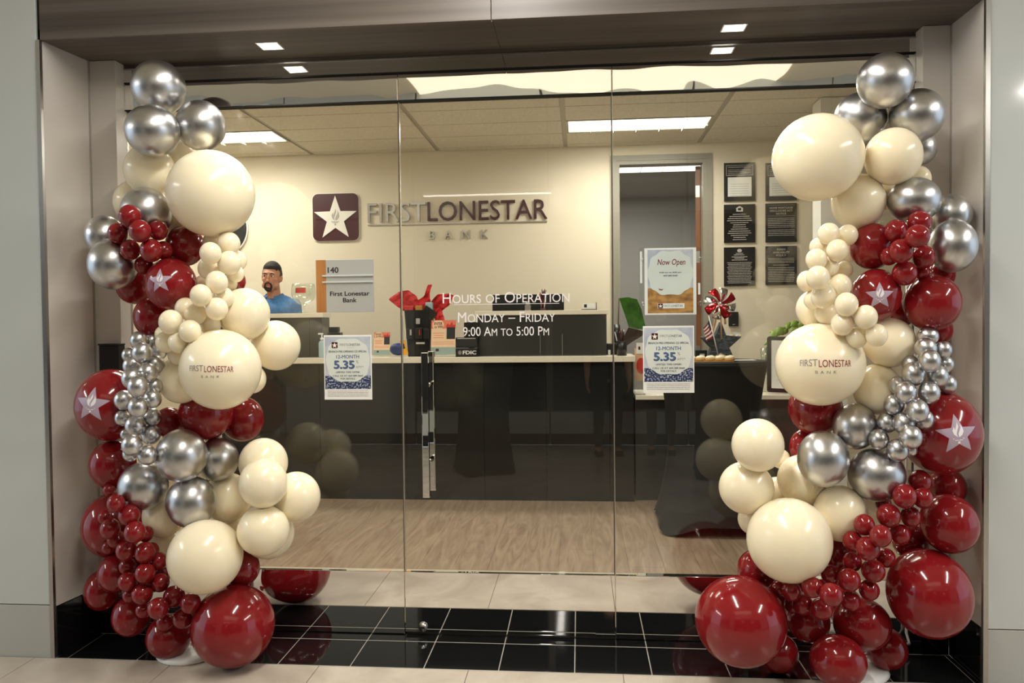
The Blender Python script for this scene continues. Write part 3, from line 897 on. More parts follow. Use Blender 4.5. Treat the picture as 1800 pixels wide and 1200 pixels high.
# pixel centre, tip radius and tilt of every printed star; pixel box of every printed name
STARS = {('L', 'star_up'): (280, 493, 24, -4), ('L', 'star_lo'): (159, 711, 34, 5), ('R', 'star_up'): (1547, 520, 27, -3), ('R', 'star_lo'): (1685, 764, 38, -6)}
NAMES = {'L': (369, 647, 86, 1.5), 'R': (1452, 637, 98, 0)}
COLUMN_TEXT = {'L': "on the man's side", 'R': "on the plaques' side"}
for col, lst in (('L', parse(LEFT)), ('R', parse(RIGHT))):
    P, R = solve(lst, 0)
    for (k, px, py, rx, ry, lay, key), c, r in zip(lst, P, R):
        K = k.upper(); small = k.islower()
        size = 'tiny' if small else ('extra large' if key in ('bigtop', 'biglow', 'bigfoot') else 'medium' if max(rx, ry) > 30 else 'half-hidden')
        if key.startswith('star'):
            o = put(bpy.data.objects.new('balloon', BM[K]))
            lab = 'dark red balloon printed with a pale star and torch, '+('upper' if key == 'star_up' else 'larger')+' one, '+COLUMN_TEXT[col]
            grp = 'starred red balloons'
        elif key == 'logo':
            o = put(bpy.data.objects.new('balloon', BM[K]))
            lab = 'extra large ivory balloon lettered with the bank name, column '+COLUMN_TEXT[col]; grp = 'lettered ivory balloons'
        else:
            o = put(bpy.data.objects.new('balloon', BM[K]))
            lab = '%s %s balloon %s %s' % (size, COLN[K], WHERE[key], COLUMN_TEXT[col])
            grp = '%s %s balloons %s %s' % (size, COLN[K], WHERE[key], COLUMN_TEXT[col])
        if key == 'bigfoot' and col == 'R':
            lab = 'extra large glossy dark red balloon on the floor '+('against the alcove side wall' if px > 1600 else "before the door glass, plaques' side column")
        tag(o, lab, 'balloon', grp)
        view = (c-CAM).normalized()
        core = aty(300 if col == 'L' else 1540, py, -.24)-c; core.z *= .4
        kd = (view*.9+core.normalized()*.45+Vector((random.uniform(-.2, .2), 0, random.uniform(-.25, .15)))).normalized()
        zl = -kd; xl = Vector((0, 0, 1)).cross(zl).normalized(); yl = zl.cross(xl)
        q = r/((rx+ry)/2); S = Matrix.Diagonal((rx*q, ry*q, r*.99, 1))
        o.matrix_world = Matrix.Translation(c) @ Matrix((xl, yl, zl)).transposed().to_4x4() @ S
        Minv = o.matrix_world.inverted()
        if key.startswith('star') or key == 'logo':
            spec = STARS.get((col, key)) or NAMES[col]
            d = ray(spec[0], spec[1]).normalized()
            # where the sight line meets the ball
            oc = CAM-c; b_ = oc.dot(d); disc = b_*b_-(oc.length_squared-r*r)
            hit = CAM+d*(-b_-math.sqrt(max(disc, 0))); nn = (hit-c).normalized()
            side0 = (CR-nn*CR.dot(nn)).normalized(); up0 = nn.cross(side0)
            if up0.z < 0: up0 = -up0
            mpp = r/((rx+ry)/2)
            if key == 'logo':
                sc = spec[2]*mpp
                for body, x, y, w, mm in (('FIRST', -.31, 0, .35, 'grey_ink'), ('LONESTAR', .185, -.015, .60, 'maroon_ink'), ('BANK', 0, -.17, .36, 'grey_ink')):
                    p, f = text_pts(body, w=w*sc, h=(.055 if body == 'BANK' else .125)*sc, bold=0, space=1 if body != 'BANK' else 1.9)
                    p = p+np.array([x*sc, y*sc])
                    ob = put_print(o, r, nn, up0, side0, (p, f), M[mm], 'lettering', 1.004, Minv.to_3x3())
            else:
                a = math.radians(spec[3]); up = up0*math.cos(a)+side0*math.sin(a); side = side0*math.cos(a)-up0*math.sin(a)
                st = put_print(o, r, nn, up, side, star_pts(spec[2]*mpp*1.04), M['lav'], 'star_print', 1.004, Minv.to_3x3())
                tq = put_print(st, r, nn, up, side, polys_geo(torch_polys(spec[2]*mpp*1.1)), M['white_ink'], 'torch_print', 1.008, Minv.to_3x3())
    # stand hidden in the column
    b0 = atz(338, 1152, 0) if col == 'L' else atz(1512, 1187, 0)
    t = empty('balloon_stand', (b0.x-.02, -.26, 0), label='white round-footed stand holding the balloon column '+COLUMN_TEXT[col], cat='stand', group='balloon stands')
    MB().lathe((0, 0, 0), [(.0, .0), (.135, .0), (.14, .008), (.13, .022), (.03, .03), (0, .03)], 40).build('foot', M['white_p'], t)
    # the rod runs back from the foot and rises behind the balloons on the clearest line
    def clear(x):
        return min(math.hypot(c_.x-x, c_.y-YP)-r_ for c_, r_ in zip(P, R) if c_.z < 2.2)
    YP = -.040; fx, fy = t.location.x, t.location.y
    bx = max((fx-.30+.01*q for q in range(61)), key=lambda x: clear(x) if abs(x) < 1.86 and x > -1.88 and x < 1.50 else -9)
    MB().tube([(0, 0, .034), (0, .03, .036), (bx-fx, YP-fy-.03, .036), (bx-fx, YP-fy, .07), (bx-fx, YP-fy, 1.0), (bx-fx, YP-fy, 2.1)], .006, 10).build('pole', M['white_p'], t)


# ================================================================== WALL SIGN, PLAQUES
YW = YB-.002
def wallp(px, py, d=0): return aty(px, py, YW-d)
def split_letters(body, matl, parent, x0, x1, ztop, zbase, y, thick, bold=0.0, space=1.0):
    """raised letters, each a part of its own"""
    p, fs = text_pts(body, w=x1-x0, h=ztop-zbase, bold=bold, space=space)
    par = list(range(len(p)))
    def find(a):
        while par[a] != a: par[a] = par[par[a]]; a = par[a]
        return a
    keymap = {}
    for i, q in enumerate(p):
        k = (round(q[0], 6), round(q[1], 6)); par[find(i)] = find(keymap.setdefault(k, i))
    for f in fs:
        for a in f[1:]: par[find(a)] = find(f[0])
    comp = {}
    for f in fs: comp.setdefault(find(f[0]), []).append(f)
    cx, cz = (x0+x1)/2, (ztop+zbase)/2
    for fl_ in comp.values():
        ids = sorted({i for f in fl_ for i in f}); mp = {i: n for n, i in enumerate(ids)}
        bm = bmesh.new(); vv = [bm.verts.new((cx+p[i][0], y, cz+p[i][1])) for i in ids]
        for f in fl_:
            try: bm.faces.new([vv[mp[i]] for i in f])
            except ValueError: pass
        bmesh.ops.remove_doubles(bm, verts=bm.verts[:], dist=1e-6)
        bmesh.ops.recalc_face_normals(bm, faces=bm.faces[:])
        for f in bm.faces:
            if f.normal.y > 0: f.normal_flip()
        g = bmesh.ops.extrude_face_region(bm, geom=bm.faces[:])
        for v in [e for e in g['geom'] if isinstance(e, bmesh.types.BMVert)]: v.co.y -= thick
        bmesh.ops.recalc_face_normals(bm, faces=bm.faces[:])
        me = bpy.data.meshes.new('letter'); bm.to_mesh(me); bm.free(); me.materials.append(matl)
        put(bpy.data.objects.new('letter', me), parent)
def rounded(w, h, r, n=6):
    pts = []
    for cx, cy, a0 in ((w/2-r, h/2-r, 0), (-w/2+r, h/2-r, 90), (-w/2+r, -h/2+r, 180), (w/2-r, -h/2+r, 270)):
        for k in range(n+1):
            a = math.radians(a0+90*k/n); pts.append((cx+r*math.cos(a), cy+r*math.sin(a)))
    return pts
def star2(R, inner=.40):
    return [(R*(1 if k % 2 == 0 else inner)*math.sin(math.pi*k/5), R*(1 if k % 2 == 0 else inner)*math.cos(math.pi*k/5)) for k in range(10)]
def logo_tile(parent, O, size, th=.0004, names=('emblem_tile', 'star', 'torch')):
    """maroon tile with a white star and torch, facing the street"""
    O = Vector(O)
    e = MB().poly(rounded(size, size, size*.12), th, O, XP, ZP, FRONT).build(names[0], M['maroon'], parent)
    st = MB().poly(star2(size*.48), th, O+FRONT*th*1.05+ZP*(-size*.035), XP, ZP, FRONT).build(names[1], M['star_w'], parent)
    return e, st

ws = empty('wall_sign', (0, YW, 2.4), label='raised bank name with maroon star emblem on the cream back wall', cat='sign')
ws.location = (0, 0, 0)
O = wallp(591, 382, 0); sz = (wallp(631, 382)-wallp(551, 382)).x
MB().poly(rounded(sz+.016, sz+.016, sz*.13), .012, O, XP, ZP, FRONT).build('emblem_backer', M['star_w'], ws)
MB().poly(rounded(sz, sz, sz*.12), .022, O, XP, ZP, FRONT).build('emblem_tile', M['maroon'], ws)
MB().poly(star2(sz*.49), .008, O+FRONT*.022-ZP*sz*.035, XP, ZP, FRONT).build('star', M['star_w'], ws)
m = MB()
for pl in torch_polys(sz*.40): m.poly(pl, .002, O+FRONT*.030-ZP*sz*.035, XP, ZP, FRONT)
m.build('torch', M['torch_g'], ws)
a, b, c2 = wallp(647, 372), wallp(749, 370), wallp(752, 370); d2 = wallp(962, 368)
zt_, zb_ = wallp(800, 354).z, wallp(800, 388).z
split_letters('FIRST', M['silver_l'], ws, a.x, b.x, zt_, zb_, YW-.001, .024, -.004)
split_letters('LONESTAR', M['maroon'], ws, c2.x, d2.x, zt_, zb_, YW-.001, .024, .0)
a = wallp(647, 396); b = wallp(962, 392); box('rule', M['silver_l'], (a.x, b.x, YW-.012, YW, a.z-.004, a.z+.006), ws)
a = wallp(755, 413); b = wallp(858, 412); split_letters('BANK', M['silver_l'], ws, a.x, b.x, a.z+.040, a.z-.042, YW-.001, .016, 0, 2.6)

def print_lines(parent, rows, matl, y):
    """rows: (x0, x1, z, height): lines of print too small to read, as thin flat strips"""
    m = MB()
    for (x0, x1, z, h) in rows:
        x = x0; rg = random.Random(int(z*1e5))
        while x < x1-.004:
            w = min(rg.uniform(.010, .034), x1-x); m.box(x, x+w-.0022, y-.0008, y, z-h*.30, z+h*.30); x += w
    return m.build('print_lines', matl, parent, kind='stuff')
PLQ = [('black framed notice with a white paper and a bordered heading, beside the inner doorway', 1272, 1327, 287, 353),
       ('black framed notice with a half-hidden white paper, behind the big ivory balloon', 1345, 1400, 287, 352),
       ('black wall plaque with a small house emblem and centred lines', 1272, 1327, 360, 426),
       ('grey wall plaque headed home mortgage disclosure act notice', 1345, 1400, 358, 425),
       ('black wall plaque with an emblem above narrow heading lines, lowest by the doorway', 1272, 1327, 435, 502),
       ('grey wall plaque headed funds availability policy', 1345, 1400, 433, 500)]
for i, (lab, x0, x1, y0, y1) in enumerate(PLQ):
    A, B = wallp(x0, y0), wallp(x1, y1); cx, cz = (A.x+B.x)/2, (A.z+B.z)/2; w, h = (B.x-A.x), (A.z-B.z)
    t = empty('wall_plaque', (cx, YW, cz), label=lab, cat='plaque', group='notices on the back wall')
    box('board', M['plaque'] if i % 2 == 0 else M['plaque_g'], (-w/2, w/2, -.016, 0, -h/2, h/2), t, .002)
    F = -.0165
    L = lambda fr0, fr1, z, hh=.006: (w*fr0-w/2, w*fr1-w/2, h/2-h*z, hh)
    if i < 2:
        box('paper', M['paper'], (-w*.38, w*.38, F-.002, F, -h*.38, h*.12), t)
        print_lines(t, [L(.2, .8, .56+.06*k) for k in range(6)], M['torch_g'], F-.003)
        print_lines(t, [L(.13, .87, .12), L(.13, .87, .19), L(.13, .87, .23), L(.13, .87, .27), L(.13, .5, .31)], M['text_pl'], F)
        m = MB(); e = .004
        for (a, b, c3, d3) in ((-w*.43, w*.43, h*.42, h*.42+e), (-w*.43, w*.43, h*.16, h*.16+e), (-w*.43, -w*.43+e, h*.16, h*.42), (w*.43-e, w*.43, h*.16, h*.42)):
            m.box(a, b, F-.001, F, c3, d3)
        m.build('border', M['torch_g'], t)
    elif i == 2:
        m = MB().poly([(-.03, 0), (.03, 0), (.03, .028), (.036, .028), (0, .052), (-.036, .028), (-.03, .028)], .001, (0, F, h/2-h*.19), XP, ZP, FRONT)
        m.build('house_emblem', M['text_pl'], t)
        box('house_opening', M['plaque'], (-.015, .015, F-.0016, F-.001, h/2-h*.16, h/2-h*.10), t)
        ws_ = [.44, .66, .76, .80, .60, .40, .44, .56, .70, .76, .56, .4, .44]
        print_lines(t, [L(.5-q/2, .5+q/2, .26+.055*k, .009) for k, q in enumerate(ws_)], M['text_pl'], F)
    elif i == 3:
        for k, tx in enumerate(('HOME MORTGAGE', 'DISCLOSURE ACT', 'NOTICE')):
            text('heading', tx, M['text_pl'], t, (0, F-.0005, h/2-h*(.12+.075*k)), XP, ZP, w=w*(.74, .72, .32)[k], h=.017, bold=.012)
        print_lines(t, [L(.06, .94, .05, .003), L(.06, .94, .325, .003)], M['text_pl'], F)
        print_lines(t, [L(.07, .93, .39+.045*k, .007) for k in range(6)]+[L(.07, .93, .69+.045*k, .007) for k in range(4)], M['text_pl'], F)
    elif i == 4:
        MB().ellipsoid((0, F, h/2-h*.09), (.022, .0012, .016)).build('emblem', M['text_pl'], t)
        print_lines(t, [L(.38, .62, .16, .01), L(.32, .66, .20, .010), L(.25, .75, .25, .010), L(.34, .66, .285, .010), L(.25, .75, .33, .010)]
                    + [L(.1+.02*(k % 3), .9-.02*(k % 3), .40+.04*k, .008) for k in range(14)], M['text_pl'], F)
    else:
        for k, tx in enumerate(('FUNDS', 'AVAILABILITY', 'POLICY')):
            text('heading', tx, M['text_pl'], t, (0, F-.0005, h/2-h*(.09+.075*k)), XP, ZP, w=w*(.27, .53, .31)[k], h=.018, bold=.012)
        print_lines(t, [L(.08, .92, .32+.035*k, .006) for k in range(4)]+[L(.24, .76, .49, .007)]+[L(.07+.01*(k % 3), .93-.01*(k % 3), .56+.044*k, .007) for k in range(9)], M['text_pl'], F)
A, B = wallp(1280, 548), wallp(1297, 573)
t = empty('card_reader', ((A.x+B.x)/2, YW, (A.z+B.z)/2), label='small black card reader on the cream wall under the plaques', cat='card reader')
w, h = B.x-A.x, A.z-B.z
box('body', M['black'], (-w/2, w/2, -.03, 0, -h/2, h/2), t, .006)
box('mark', M['text_pl'], (-w*.12, w*.12, -.0312, -.0302, -h*.40, -h*.36), t)
O = wallp(398, 402); Rr = (wallp(437, 402)-O).x
t = empty('round_wall_sign', O, label='round black wall sign with a white rim, half hidden behind ivory balloons', cat='sign')
n = 40
MB().poly([(Rr*math.cos(2*math.pi*k/n), Rr*1.12*math.sin(2*math.pi*k/n)) for k in range(n)], .02, (0, 0, 0), XP, ZP, FRONT).build('rim', M['star_w'], t)
MB().poly([(Rr*.95*math.cos(2*math.pi*k/n), Rr*1.07*math.sin(2*math.pi*k/n)) for k in range(n)], .004, (0, -.02, 0), XP, ZP, FRONT).build('disc', M['plaque_g'], t)

# black wall box on the wing
A, B = aty(175, 607, -DW-.05), aty(211, 667, -DW-.05)
t = empty('wall_box', ((A.x+B.x)/2, -DW-.0065, 0), label='black letter box on the alcove wing beside the red starred balloon', cat='box')
box('body', M['black_m'], (A.x-(A.x+B.x)/2, B.x-(A.x+B.x)/2, -.05, 0, B.z-.04, A.z), t, .004)
box('lid', M['black'], (A.x-(A.x+B.x)/2-.002, B.x-(A.x+B.x)/2+.002, -.055, 0, A.z, A.z+.008), t, .002)

# ================================================================== POSTERS AND SIGN ON THE GLASS
def badge(w, h, n=80, lobes=12, amp=.03, wig=True):
    f = lambda v: math.copysign(abs(v)**.78, v)
    return [(w*(1+amp*math.cos(lobes*2*math.pi*k/n))*f(math.cos(2*math.pi*k/n)), h*(1+amp*math.cos(lobes*2*math.pi*k/n))*f(math.sin(2*math.pi*k/n))) for k in range(n)]
GF = -.0066
for i, (x0, x1, y0, y1) in enumerate(((569, 654.5, 589, 702), (1130, 1220.5, 573, 690))):
    A, B = aty(x0, y0, GF), aty(x1, y1, GF); w, h = B.x-A.x, A.z-B.z
    t = empty('deposit_poster', ((A.x+B.x)/2, GF, (A.z+B.z)/2), cat='poster', group='deposit special posters on the glass',
              label=['pale blue deposit special poster on the glass below the suite sign', 'pale blue deposit special poster on the glass below the Now Open poster'][i])
    s = w/.216
    box('sheet', M['paper'], (-w/2, w/2, -.0012, 0, -h/2, h/2), t)
    box('sky_print', M['orange_w'], (-w*.48, w*.48, -.0016, -.0012, -h*.28, h*.475), t)
    box('flower_print', M['flowers'], (-w*.48, w*.48, -.0017, -.0012, -h*.335, -h*.13), t)
    MB().poly(badge(w*.45, h*.335, lobes=10, amp=.02), .0003, (0, -.0017, h*.11), XP, ZP, FRONT).build('badge_print', M['badge'], t)
    Fy = -.0023
    logo_tile(t, (-w*.27, Fy, h*.345), w*.125)
    text('lettering', 'FIRST', M['grey_ink'], t, (-w*.09, Fy, h*.35), XP, ZP, w=w*.15, h=w*.05)
    text('lettering', 'LONESTAR', M['dblue_ink'], t, (w*.13, Fy, h*.35), XP, ZP, w=w*.27, h=w*.05)
    text('lettering', 'BANK', M['grey_ink'], t, (w*.06, Fy, h*.305), XP, ZP, w=w*.13, h=w*.018, space=2.4)
    text('lettering', 'BRANCH PRE-OPENING CD SPECIAL', M['dblue_ink'], t, (0, Fy, h*.245), XP, ZP, w=w*.80, h=w*.042, bold=.012, shear=.15)
    text('lettering', '12-MONTH', M['blue_ink'], t, (0, Fy, h*.165), XP, ZP, w=w*.48, h=w*.075, bold=.018)
    text('lettering', '5.35', M['dblue_ink'], t, (-w*.08+.0012*s, Fy, h*.045-.0014*s), XP, ZP, w=w*.44, h=w*.175, bold=.045)
    text('lettering', '5.35', M['blue_ink'], t, (-w*.08, Fy-.0002, h*.045), XP, ZP, w=w*.43, h=w*.17, bold=.03)
    text('lettering', '%', M['grey_ink'], t, (w*.20, Fy, h*.085), XP, ZP, w=w*.055, h=w*.065)
    text('lettering', 'APY*', M['grey_ink'], t, (w*.245, Fy, h*.005), XP, ZP, w=w*.16, h=w*.05)
    text('lettering', 'LIMITED TIME OFFER!', M['dblue_ink'], t, (0, Fy, -h*.075), XP, ZP, w=w*.50, h=w*.036, bold=.014)
    text('lettering', 'CALL US AT 469.389.3660', M['dblue_ink'], t, (0, Fy, -h*.13), XP, ZP, w=w*.63, h=w*.036, bold=.014)
    text('lettering', 'FOR DETAILS.', M['dblue_ink'], t, (0, Fy, -h*.175), XP, ZP, w=w*.31, h=w*.036, bold=.014)
    print_lines(t, [(-w*.43, w*.43, -h*(.365+.026*k), .0021) for k in range(4)], M['grey_ink'], -.0013)
# Now Open poster in an acrylic holder on suction cups
A, B = aty(1122, 436, GF), aty(1234, 553, GF); w, h = B.x-A.x, A.z-B.z
t = empty('open_poster', ((A.x+B.x)/2, GF, (A.z+B.z)/2), label='Now Open poster in a clear holder fixed to the glass with suction cups', cat='poster')
MB().poly(rounded(w, h, .015), .003, (0, -.006, 0), XP, ZP, FRONT).build('holder', M['acrylic'], t)
P0, P1 = aty(1132.5, 437, GF), aty(1224, 553, GF); pw, ph = P1.x-P0.x, P0.z-P1.z; pc = (P0.x+P1.x)/2-(A.x+B.x)/2
box('sheet', M['paper'], (pc-pw/2, pc+pw/2, -.0042, -.003, -ph/2, ph/2), t)
box('sky_print', M['orange_w'], (pc-pw*.44, pc+pw*.44, -.0046, -.0042, -ph*.2, ph*.475), t)
box('desert_print', M['desert'], (pc-pw*.44, pc+pw*.44, -.0047, -.0042, -ph*.475, -ph*.10), t)
MB().poly(badge(pw*.43, ph*.33, lobes=10), .0003, (pc, -.0047, ph*.125), XP, ZP, FRONT).build('badge_print', M['badge'], t)
Fy = -.0056
text('lettering', 'Now Open', M['maroon_ink'], t, (pc+pw*.02, Fy, ph*.275), XP, ZP, w=pw*.54, h=ph*.115, shear=.2, bold=.004)
text('lettering', '9:00 am to 5:00 pm', M['dblue_ink'], t, (pc, Fy, ph*.13), XP, ZP, w=pw*.42, h=ph*.024, bold=.01)
text('lettering', '469.389.3660', M['dblue_ink'], t, (pc, Fy, ph*.085), XP, ZP, w=pw*.28, h=ph*.022, bold=.01)
MB().poly([(-.012, 0), (-.008, -.008), (.004, -.010), (.010, -.003), (.002, -.006), (-.008, -.003)], .0003, (pc-pw*.18, Fy+.0003, -ph*.10), XP, ZP, FRONT).build('swoosh_print', M['maroon_ink'], t)
box('name_strip', M['paper'], (pc-pw*.25, pc+pw*.27, Fy, Fy+.0006, -ph*.405, -ph*.33), t)
logo_tile(t, (pc-pw*.195, Fy-.0003, -ph*.367), pw*.09)
text('lettering', 'FIRST', M['grey_ink'], t, (pc-pw*.07, Fy-.0004, -ph*.367), XP, ZP, w=pw*.13, h=pw*.045)
text('lettering', 'LONESTAR', M['dblue_ink'], t, (pc+pw*.12, Fy-.0004, -ph*.367), XP, ZP, w=pw*.23, h=pw*.045)
for sx in (-1, 1):
    for zz in (.32, -.33):
        x = sx*w*.455+(.004 if sx > 0 else .006)
        MB().tube([(x, -.0, h*zz), (x, -.004, h*zz), (x, -.012, h*zz), (x, -.015, h*zz)], [.0095, .0105, .006, .003], 16).build('suction_cup', M['vessel'], t)
for (xx, z0, z1) in ((-w*.475, -h*.02, h*.45), (w*.44, -h*.20, -h*.03)):
    box('tape', M['paper'], (xx, xx+.009, -.0028, -.002, z0, z1), t)
# suite sign
A, B = aty(555, 457, -.02), aty(657, 548, -.02); w, h = B.x-A.x, A.z-B.z
t = empty('suite_sign', ((A.x+B.x)/2, -.0066, (A.z+B.z)/2), label='grey suite 140 name plate with an oak edge strip on the glass', cat='sign')
box('plate', M['plate'], (-w*.33, w/2, -.012, 0, -h/2, h/2), t, .0015)
box('oak_strip', M['oak'], (-w/2, -w*.33, -.014, 0, -h/2, h/2), t, .001)
for z in (.195, .075): box('channel', M['light_alu'], (-w*.39, w*.5, -.018, -.012, h*z-.0035, h*z+.0035), t, .001)
text('lettering', '140', M['black_ink'], t, (-w*.20, -.0126, h*.305), XP, ZP, w=w*.19, h=h*.11, bold=.02)
text('lettering', 'First Lonestar', M['black_ink'], t, (w*.085, -.0126, -h*.145), XP, ZP, w=w*.69, h=h*.085, bold=.022)
text('lettering', 'Bank', M['black_ink'], t, (w*.085, -.0126, -h*.27), XP, ZP, w=w*.24, h=h*.085, bold=.022)

# ================================================================== RECEPTION DESK
t = empty('reception_desk', (0, 2.6, 0), label='long charcoal reception desk with white stone counters and raised ledges', cat='desk'); DK = t
def D(b): return (b[0], b[1], b[2]-2.6, b[3]-2.6, b[4], b[5])
XE = .545
seams = [-2.9, -1.94, -1.24, -1.05, -.62, -.13, .36, XE]
for a, b in zip(seams[:-1], seams[1:]):
    box('front_panel', M['desk'], D((a+.001, b-.001, 2.595, 2.615, .0, 1.083)), t, .0012)
box('carcass', M['black_m'], D((-2.9, XE-.02, 2.616, 3.0, 0, 1.083)), t)
box('end_panel', M['desk'], D((XE-.02, XE, 2.616, 3.0, 0, 1.083)), t)
box('counter', M['white_slab'], D((-2.9, XE+.012, 2.57, 3.02, 1.084, 1.128)), t, .003)
def raised(x0, x1, y0, names, seamx):
    xs_ = [x0]+seamx+[x1]
    for a, b in zip(xs_[:-1], xs_[1:]):
        box('ledge_panel', M['desk2'], D((a+.0008, b-.0008, y0, y0+.02, 1.129, 1.452)), t, .001)
    box('ledge_top', M['white_slab'], D((x0-.012, x1+.012, y0-.012, y0+.20, 1.453, 1.488)), t, .003)
    box('ledge_side', M['desk2'], D((x1-.02, x1, y0+.02, y0+.19, 1.129, 1.452)), t)
    box('ledge_side', M['desk2'], D((x0, x0+.02, y0+.02, y0+.19, 1.129, 1.452)), t)
raised(-.685, .345, 2.72, '', [-.18, -.005])
raised(-2.88, -1.955, 2.72, '', [-2.33, -2.06])
# low desk beside it
t = empty('low_desk', (0, 2.7, 0), label='low charcoal desk with a white top behind the black cloth table', cat='desk')
box('front_panel', M['desk2'], (XE+.015, 1.22, -.05, -.03, 0, .788), t, .001)
box('front_panel', M['desk2'], (1.222, 1.9, -.05, -.03, 0, .788), t, .001)
box('carcass', M['black_m'], (XE+.02, 1.9, -.029, .3, 0, .788), t)
box('desk_top', M['white_slab'], (XE+.014, 1.92, -.10, .42, .789, .822), t, .003)

# ================================================================== TABLES WITH BLACK COVERS
def cloth_table(loc, rz, ztop, R, label, feet=.40, waist=.78, flat=None):
    t = empty('cocktail_table', loc, rz, label=label, cat='table', group='round tables in black stretch covers')
    n = 64; rows = 22; vs = []; fs = []
    for i in range(rows+1):
        u = i/rows
        for k in range(n):
            a = 2*math.pi*k/n; lobe = (.5+.5*math.cos(4*a))**2
            rt = R*(1-.04*u) if u < .06 else None
            low = feet*(.80+.20*lobe)
            rr = R*(1-u)**1.6+(R*waist)*(1-(1-u)**1.6) if u < .6 else None
            w_ = R*waist+(R-R*waist)*(1-min(u/.55, 1))**1.5
            g = max(0, (u-.45)/.55)**1.6
            r = w_*(1-g)+low*g
            zb = .06*(1-lobe)
            z = ztop-(ztop-.012-zb)*u
            vs.append((r*math.cos(a), r*math.sin(a), z))
    for i in range(rows):
        for k in range(n): fs.append((i*n+k, (i+1)*n+k, (i+1)*n+(k+1) % n, i*n+(k+1) % n))
    m = MB().add(vs, fs, True); m.build('skirt', M['spandex'], t)
    MB().lathe((0, 0, ztop-.03), [(0, 0), (R-.006, 0), (R, .006), (R, .022), (R-.012, .031), (0, .032)], 64).build('table_top', M['spandex'], t)
    MB().tube([(0, 0, .02), (0, 0, ztop-.03)], .03, 12).build('column', M['steel'], t)
    for k in range(4):
        a = math.pi/2*k
        MB().tube([(0, 0, .05), ((feet-.05)*math.cos(a), (feet-.05)*math.sin(a), .022), ((feet-.02)*math.cos(a), (feet-.02)*math.sin(a), .014)], [.025, .018, .012], 8).build('foot', M['black'], t)
    return t
TX, TY, TZ = 1.03, 1.96, aty(1345, 633, 1.96).z
cloth_table((TX, TY, 0), math.radians(44), TZ, .365, 'round table in a black stretch cover inside, carrying biscuits and a star box', feet=.48, waist=.80)
cloth_table((-.77, -3.75, 0), math.radians(20), 1.08, .30, 'round table in a black cover, out in the mall across from the door handle', feet=.32, waist=.78)
cloth_table((1.40, -3.62, 0), math.radians(50), 1.08, .30, 'round table in a black cover, out in the mall across from the plaques', feet=.32, waist=.78)

#PART4
# ================================================================== PEOPLE
def remeshed(name, mb, voxel, matl, parent, it=6, fac=.5):
    me = mb.mesh(name, matl); ob = bpy.data.objects.new(name, me); SC.collection.objects.link(ob)
    r = ob.modifiers.new('r', 'REMESH'); r.mode = 'VOXEL'; r.voxel_size = voxel; r.use_smooth_shade = True
    sm = ob.modifiers.new('s', 'SMOOTH'); sm.factor = fac; sm.iterations = it
    dg = bpy.context.evaluated_depsgraph_get(); dg.update()
    m2 = bpy.data.meshes.new_from_object(ob.evaluated_get(dg)); bpy.data.objects.remove(ob); bpy.data.meshes.remove(me)
    m2.name = name
    if not m2.materials: m2.materials.append(matl)
    for p in m2.polygons: p.use_smooth = True
    return put(bpy.data.objects.new(name, m2), parent)
def limb(mb, pts, rad, n=12):
    mb.tube(pts, rad, n)
    for p, r in zip(pts, rad): mb.ellipsoid(p, (r, r, r), None, 12, 8)
